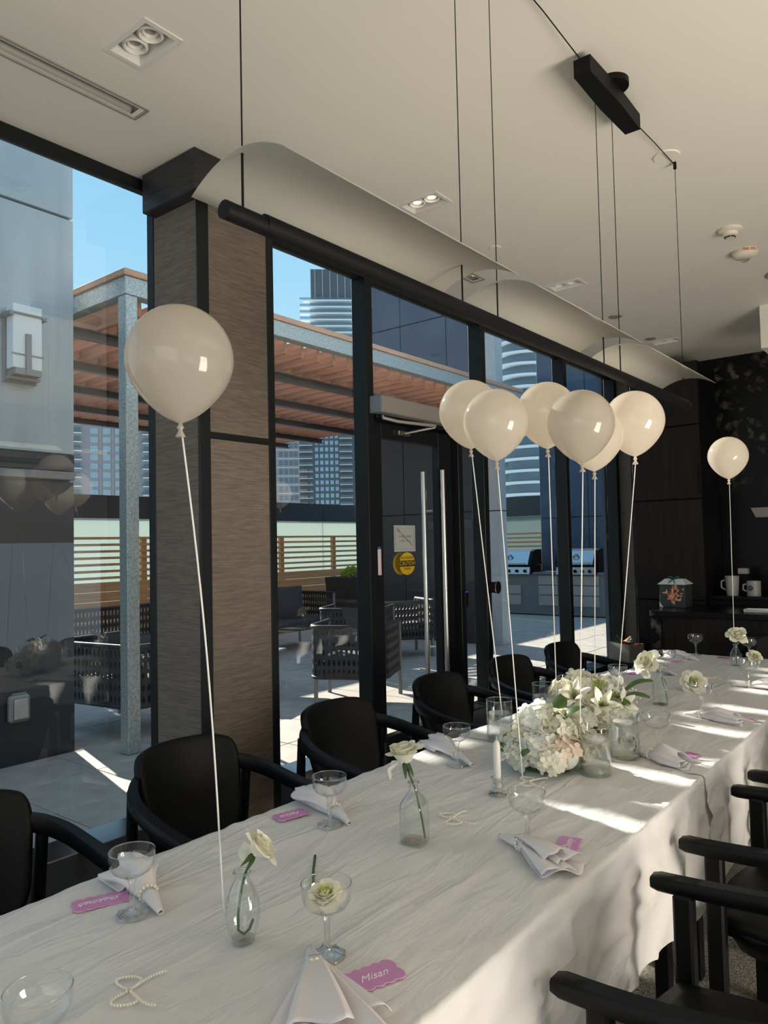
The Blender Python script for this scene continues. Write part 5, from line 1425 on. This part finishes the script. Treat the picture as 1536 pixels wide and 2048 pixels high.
# ------------------------------------------------------------------ chairs (front = +x)
def make_chair(label):
    t = thing('armchair', label, 'chair', (0, 0, 0), 0, 'black armchairs around the table')
    # seat: padded, rounded
    def seat(u, v):
        a, b = 2 * u - 1, 2 * v - 1
        k = math.sqrt(max(a * a, b * b) / max(a * a + b * b, 1e-9)) if (a or b) else 1
        k = 0.55 * 1 + 0.45 * k
        return (0.02 + 0.235 * a * k, 0.245 * b * k, 0.455 + 0.012 * (1 - a * a) * (1 - b * b) + (0.03 * max(0, -a - 0.6)))
    s = part('seat', MB().grid(seat, 15, 15), 'leather', t, 180, solid=0.05)
    s.modifiers['solid'].offset = -1
    def apron(u, v):
        a = 2 * PI * u; c, s2 = math.cos(a), math.sin(a)
        m_ = (abs(c) ** 4 + abs(s2) ** 4) ** -0.25
        return (0.02 + (0.222 - 0.04 * v) * c * m_, (0.230 - 0.03 * v) * s2 * m_, 0.425 - 0.065 * v)
    part('seat_frame', MB().grid(apron, 40, 3, True), 'chair', t, 60, solid=0.02)
    # backrest: a shield wider at the top, curved in plan, leaning back
    def back(u, v):
        a, b = 2 * u - 1, 2 * v - 1
        ka = a * math.sqrt(1 - b * b * 0.22) / math.sqrt(0.78 + 0.22 * (1 - b * b)) if abs(b) < 1e-9 else a * (1 - 0.13 * abs(b) ** 5)
        kb = b * (1 - 0.13 * abs(a) ** 4)
        w_ = 0.190 + 0.024 * kb
        return (-0.208 - 0.050 * (kb + 1) + 0.055 * ka * ka, w_ * ka, 0.640 + 0.178 * kb)
    part('backrest', MB().grid(back, 19, 15), 'leather', t, 180, solid=0.036, sub=1)
    # arm hoop: one bent rail from tip to tip behind the backrest
    P = [(0.300, -0.272, 0.652), (0.20, -0.275, 0.654), (0.08, -0.276, 0.660), (-0.04, -0.270, 0.672), (-0.14, -0.252, 0.690), (-0.225, -0.205, 0.708), (-0.282, -0.120, 0.718), (-0.302, 0.0, 0.722)]
    P = P + [(x, -y, z) for x, y, z in P[-2::-1]]
    pts = []
    for i in range(len(P) - 1):
        p0, p1, p2, p3 = (Vector(P[max(i - 1, 0)]), Vector(P[i]), Vector(P[i + 1]), Vector(P[min(i + 2, len(P) - 1)]))
        for q in range(4):
            s_ = q / 4
            pts.append(0.5 * ((2 * p1) + (p2 - p0) * s_ + (2 * p0 - 5 * p1 + 4 * p2 - p3) * s_ ** 2 + (3 * p1 - p0 - 3 * p2 + p3) * s_ ** 3))
    pts.append(Vector(P[-1]))
    vs = []; n = len(pts)
    sec = [(-0.026, -0.010), (-0.020, -0.0165), (0.020, -0.0165), (0.026, -0.010), (0.026, 0.010), (0.020, 0.0165), (-0.020, 0.0165), (-0.026, 0.010)]
    for i, p_ in enumerate(pts):
        tg = (pts[min(i + 1, n - 1)] - pts[max(i - 1, 0)]).normalized()
        si = tg.cross(Vector((0, 0, 1))).normalized(); up = si.cross(tg)
        mid = 1 - abs(2 * i / (n - 1) - 1)
        k = 1.0 if 0 < i < n - 1 else 0.8
        wv = 1.0 - 0.35 * min(1, mid * 1.4); hv = 1.0 + 0.5 * min(1, mid * 1.4)
        for (a, b) in sec: vs.append(p_ + si * a * wv * k + up * b * hv * k)
    fs = [(i * 8 + j, i * 8 + (j + 1) % 8, (i + 1) * 8 + (j + 1) % 8, (i + 1) * 8 + j) for i in range(n - 1) for j in range(8)]
    fs += [tuple(range(8))[::-1], tuple((n - 1) * 8 + j for j in range(8))]
    part('arm_rail', MB().add(vs, fs), 'chair', t, 50)
    for sy in (-1, 1):
        part('leg', MB().bev(0.195, 0.241, 0.252 * sy - 0.020 * 1 if sy > 0 else -0.292 + 0.02, 0.292 * sy - 0.02 * sy if sy > 0 else -0.252 + 0.02, 0.0, 0.645, 0.006), 'chair', t)
        part('leg', MB().tube([(-0.285, 0.205 * sy, 0.0), (-0.245, 0.215 * sy, 0.40), (-0.215, 0.222 * sy, 0.70)], [0.017, 0.021, 0.018], 10), 'chair', t, 60)
        part('stretcher', MB().bar((0.215, 0.262 * sy, 0.20), (-0.262, 0.212 * sy, 0.20), 0.022, 0.030), 'chair', t)
    part('stretcher', MB().bar((0.03, -0.235, 0.20), (0.03, 0.235, 0.20), 0.022, 0.030), 'chair', t)
    return t
seats = [(-2.005, 0.880, -5, 'nearest window-side black armchair, cut off by the left edge'),
         (-2.005, 1.640, -8, 'second window-side black armchair, in front of the wallpapered column'),
         (-2.005, 2.430, -10, 'third window-side black armchair, in front of the second window'),
         (-2.010, 3.240, -6, 'fourth window-side black armchair, in front of the glass door'),
         (-2.000, 3.960, -8, 'fifth window-side black armchair, left of the grill window'),
         (-1.990, 4.660, -6, 'farthest window-side black armchair, below the last window'),
         (-0.385, 1.628, 180, 'nearest black armchair on the right side, lowest in the frame'),
         (-0.400, 2.448, 180, 'second black armchair on the right side'),
         (-0.395, 3.200, 180, 'third black armchair on the right side, at the right edge'),
         (-1.10, 5.52, -90, 'black armchair at the far head of the table')]
chair0 = None
for x, y, rz, lab in seats:
    c = make_chair(lab) if chair0 is None else copy_tree(chair0)
    chair0 = chair0 or c
    c.location = (x, y, 0); c.rotation_euler = (0, 0, R(rz)); c['label'] = lab

# ------------------------------------------------------------------ things at the far wall
M['gift'] = mat('dark_green_print', (0.032, 0.045, 0.040), 0.5)
M['gift_white'] = mat('white_card_edge', (0.62, 0.64, 0.64), 0.5)
M['orange'] = mat('orange_print', (0.72, 0.27, 0.10), 0.6, var=((30, 30, 30), (0.75, 0.42, 0.20), 0.4, 0.6))
M['coral'] = mat('coral_print', (0.66, 0.20, 0.16), 0.6)
M['green_ribbon'] = mat('green_ribbon', (0.02, 0.09, 0.06), 0.5)
M['tissue_green'] = mat('green_tissue', (0.05, 0.30, 0.17), 0.7)
M['tissue_red'] = mat('red_tissue', (0.50, 0.06, 0.10), 0.7)
M['kraft'] = mat('beige_paper_bag', (0.30, 0.26, 0.22), 0.8, bump=((12, 12, 12), 3, 0.4, 0.01))
M['mug'] = mat('white_mug', (0.36, 0.35, 0.33), 0.35)
g = thing('gift_box', 'dark green flowered gift box with white edges and a green bow on the counter', 'gift box', (-2.045, 6.46, 0.926), R(-4))
part('box_body', MB().bev(-0.105, 0.105, -0.08, 0.08, 0, 0.19, 0.003), 'gift', g)
part('lid_flap', MB().add([(-0.118, -0.09, 0.19), (0.118, -0.09, 0.19), (0.118, 0.09, 0.19), (-0.118, 0.09, 0.19), (-0.075, -0.03, 0.235), (0.075, -0.03, 0.235), (0.075, 0.03, 0.235), (-0.075, 0.03, 0.235)],
    [(3, 2, 1, 0), (4, 5, 6, 7), (0, 1, 5, 4), (1, 2, 6, 5), (2, 3, 7, 6), (3, 0, 4, 7)]), 'gift_white', g)
part('corner_flap', MB().add([(-0.107, -0.081, 0.0), (-0.107, -0.081, 0.045), (-0.107, -0.03, 0.0)], [(0, 1, 2)]).add([(-0.107, -0.0815, 0.0), (-0.075, -0.0815, 0.0), (-0.107, -0.0815, 0.045)], [(0, 1, 2)]), 'gift_white', g)
rr = random.Random(2)
mb, mb2 = MB(), MB()
for k in range(46):
    x = rr.gauss(0.005, 0.030); z = 0.10 + rr.gauss(0, 0.035) + 0.25 * abs(x)
    z = min(max(z, 0.03), 0.175)
    a = rr.uniform(0, 6.28); l, w_ = rr.uniform(0.012, 0.024), rr.uniform(0.005, 0.010)
    e1 = (math.cos(a) * l, math.sin(a) * l); e2 = (-math.sin(a) * w_, math.cos(a) * w_)
    (mb if k % 3 else mb2).add([(x - e1[0], -0.0806 - 0.0001 * (k % 7), z - e1[1]), (x + e2[0], -0.0806 - 0.0001 * (k % 7), z + e2[1]), (x + e1[0], -0.0806 - 0.0001 * (k % 7), z + e1[1]), (x - e2[0], -0.0806 - 0.0001 * (k % 7), z - e2[1])], [(0, 1, 2, 3)])
for z in (0.075, 0.15): mb2.add([(-0.1056, -0.05, z), (-0.1056, -0.03, z + 0.008), (-0.1056, -0.01, z), (-0.1056, -0.03, z - 0.008)], [(0, 1, 2, 3)])
part('printed_flowers', mb, 'orange', g); part('printed_flowers', mb2, 'coral', g)
bo = MB()
for s_ in (-1, 1):
    bo.tube([(0, -0.03, 0.236), (0.022 * s_, -0.035, 0.252), (0.045 * s_, -0.035, 0.250), (0.030 * s_, -0.035, 0.236), (0, -0.03, 0.236)], 0.006, 6, True, 0.4)
    bo.tube([(0, -0.034, 0.236), (0.02 * s_, -0.07, 0.21), (0.03 * s_, -0.093, 0.17)], 0.006, 6, True, 0.4)
part('bow', bo, 'green_ribbon', g, 180)
g = thing('paper_bag', 'beige paper gift bag with red and green tissue in the far corner', 'bag', (-2.54, 6.60, 0.0), R(-30))
part('bag_body', MB().add([(-0.135, -0.075, 0), (0.135, -0.075, 0), (0.135, 0.075, 0), (-0.135, 0.075, 0), (-0.14, -0.08, 0.58), (0.14, -0.08, 0.58), (0.14, 0.08, 0.58), (-0.14, 0.08, 0.58), (-0.14, 0.0, 0.3), (0.14, 0.0, 0.3)],
    [(3, 2, 1, 0), (0, 1, 5, 4), (2, 3, 7, 6), (1, 2, 9), (2, 6, 9), (6, 5, 9), (5, 1, 9), (3, 0, 8), (0, 4, 8), (4, 7, 8), (7, 3, 8)]), 'kraft', g)
part('tissue', MB().grid(lambda u, v: (-0.10 + 0.15 * u, -0.06 + 0.10 * v, 0.57 + 0.07 * math.sin(5 * u + 3 * v) * math.sin(PI * u) + 0.02), 9, 7), 'tissue_green', g, 40)
part('tissue', MB().grid(lambda u, v: (-0.02 + 0.15 * u, -0.07 + 0.12 * v, 0.575 + 0.035 * math.sin(6 * u + 2 * v) * math.sin(PI * u)), 9, 7), 'tissue_red', g, 40)
part('tissue', MB().grid(lambda u, v: (-0.05 + 0.08 * u, -0.02 + 0.08 * v, 0.585 + 0.05 * math.sin(PI * u) * v), 6, 6), 'orange', g, 40)
text('Marshalls', 0.048, 'black_ink', g, (0.0, -0.082, 0.36), (R(90), 0, 0), shear=0.4)
part('printed_rule', MB().box(-0.09, 0.06, -0.0795, -0.078, 0.44, 0.443).box(-0.09, 0.06, -0.0795, -0.078, 0.40, 0.402), 'black_ink', g)
def mug(label, loc, r, h, tapered):
    m_ = thing('mug', label, 'mug', loc, 0, 'white mugs on the marble ledge')
    part('mug_body', MB().lathe([(0, 0.0), (r * (0.8 if tapered else 0.98), 0), (r, h), (r * 0.93, h), (r * (0.75 if tapered else 0.9), 0.01), (0, 0.01)], 28), 'mug', m_, 40)
    part('handle', MB().tube([(-r * 0.9, 0, h * 0.80), (-r * 1.5, 0, h * 0.72), (-r * 1.55, 0, h * 0.40), (-r * 0.88, 0, h * 0.25)], 0.008, 8), 'mug', m_, 180)
    return m_
mug('tall tapered white mug on the marble ledge', (-1.715, 6.93, 1.0), 0.058, 0.165, True)
m_ = mug('short white mug printed with a round dark logo', (-1.545, 6.93, 1.0), 0.055, 0.125, False)
part('round_logo', MB().grid(lambda u, v: ((0.0555) * math.sin((u - 0.5) * 0.9 - 0.25), -0.0558 * math.cos((u - 0.5) * 0.9 - 0.25), 0.065 + (v - 0.5) * 0.05), 9, 3), 'mug', m_, 180)
rg = MB().grid(lambda u, v: (lambda a, r_: (0.0568 * math.sin(r_ * math.cos(a) / 0.056 - 0.30), -0.0568 * math.cos(r_ * math.cos(a) / 0.056 - 0.30), 0.066 + r_ * math.sin(a)))(2 * PI * u, 0.012 + 0.010 * v), 28, 2, True)
part('logo_ring', rg, 'black_ink', m_)
part('logo_mark', MB().add([(0.0572 * math.sin(q[0] / 0.056 - 0.30), -0.0572 * math.cos(q[0] / 0.056 - 0.30), 0.066 + q[1]) for q in ((-0.008, -0.007), (0.008, -0.007), (0.005, 0.004), (0, 0.010), (-0.005, 0.004))], [(0, 1, 2, 3, 4)]), 'black_ink', m_)
t = thing('storage_tin', 'small white-lidded tin standing behind the tall mug', 'tin', (-1.665, 7.12, 1.0))
part('tin_body', MB().bev(-0.045, 0.045, -0.035, 0.035, 0, 0.175, 0.004), 'black', t)
part('tin_lid', MB().bev(-0.04, 0.04, -0.036, 0.036, 0.175, 0.225, 0.004), 'mug', t)
t = thing('counter_tray', 'small white tray at the right end of the counter', 'tray', (-1.36, 6.25, 0.926))
part('tray_base', MB().bev(-0.10, 0.10, -0.06, 0.06, 0, 0.008, 0.003), 'gift_white', t)
part('tray_edge', MB().box(-0.10, -0.094, -0.06, 0.06, 0.008, 0.022).box(0.094, 0.10, -0.06, 0.06, 0.008, 0.022).box(-0.094, 0.094, 0.054, 0.06, 0.008, 0.022), 'gift_white', t)
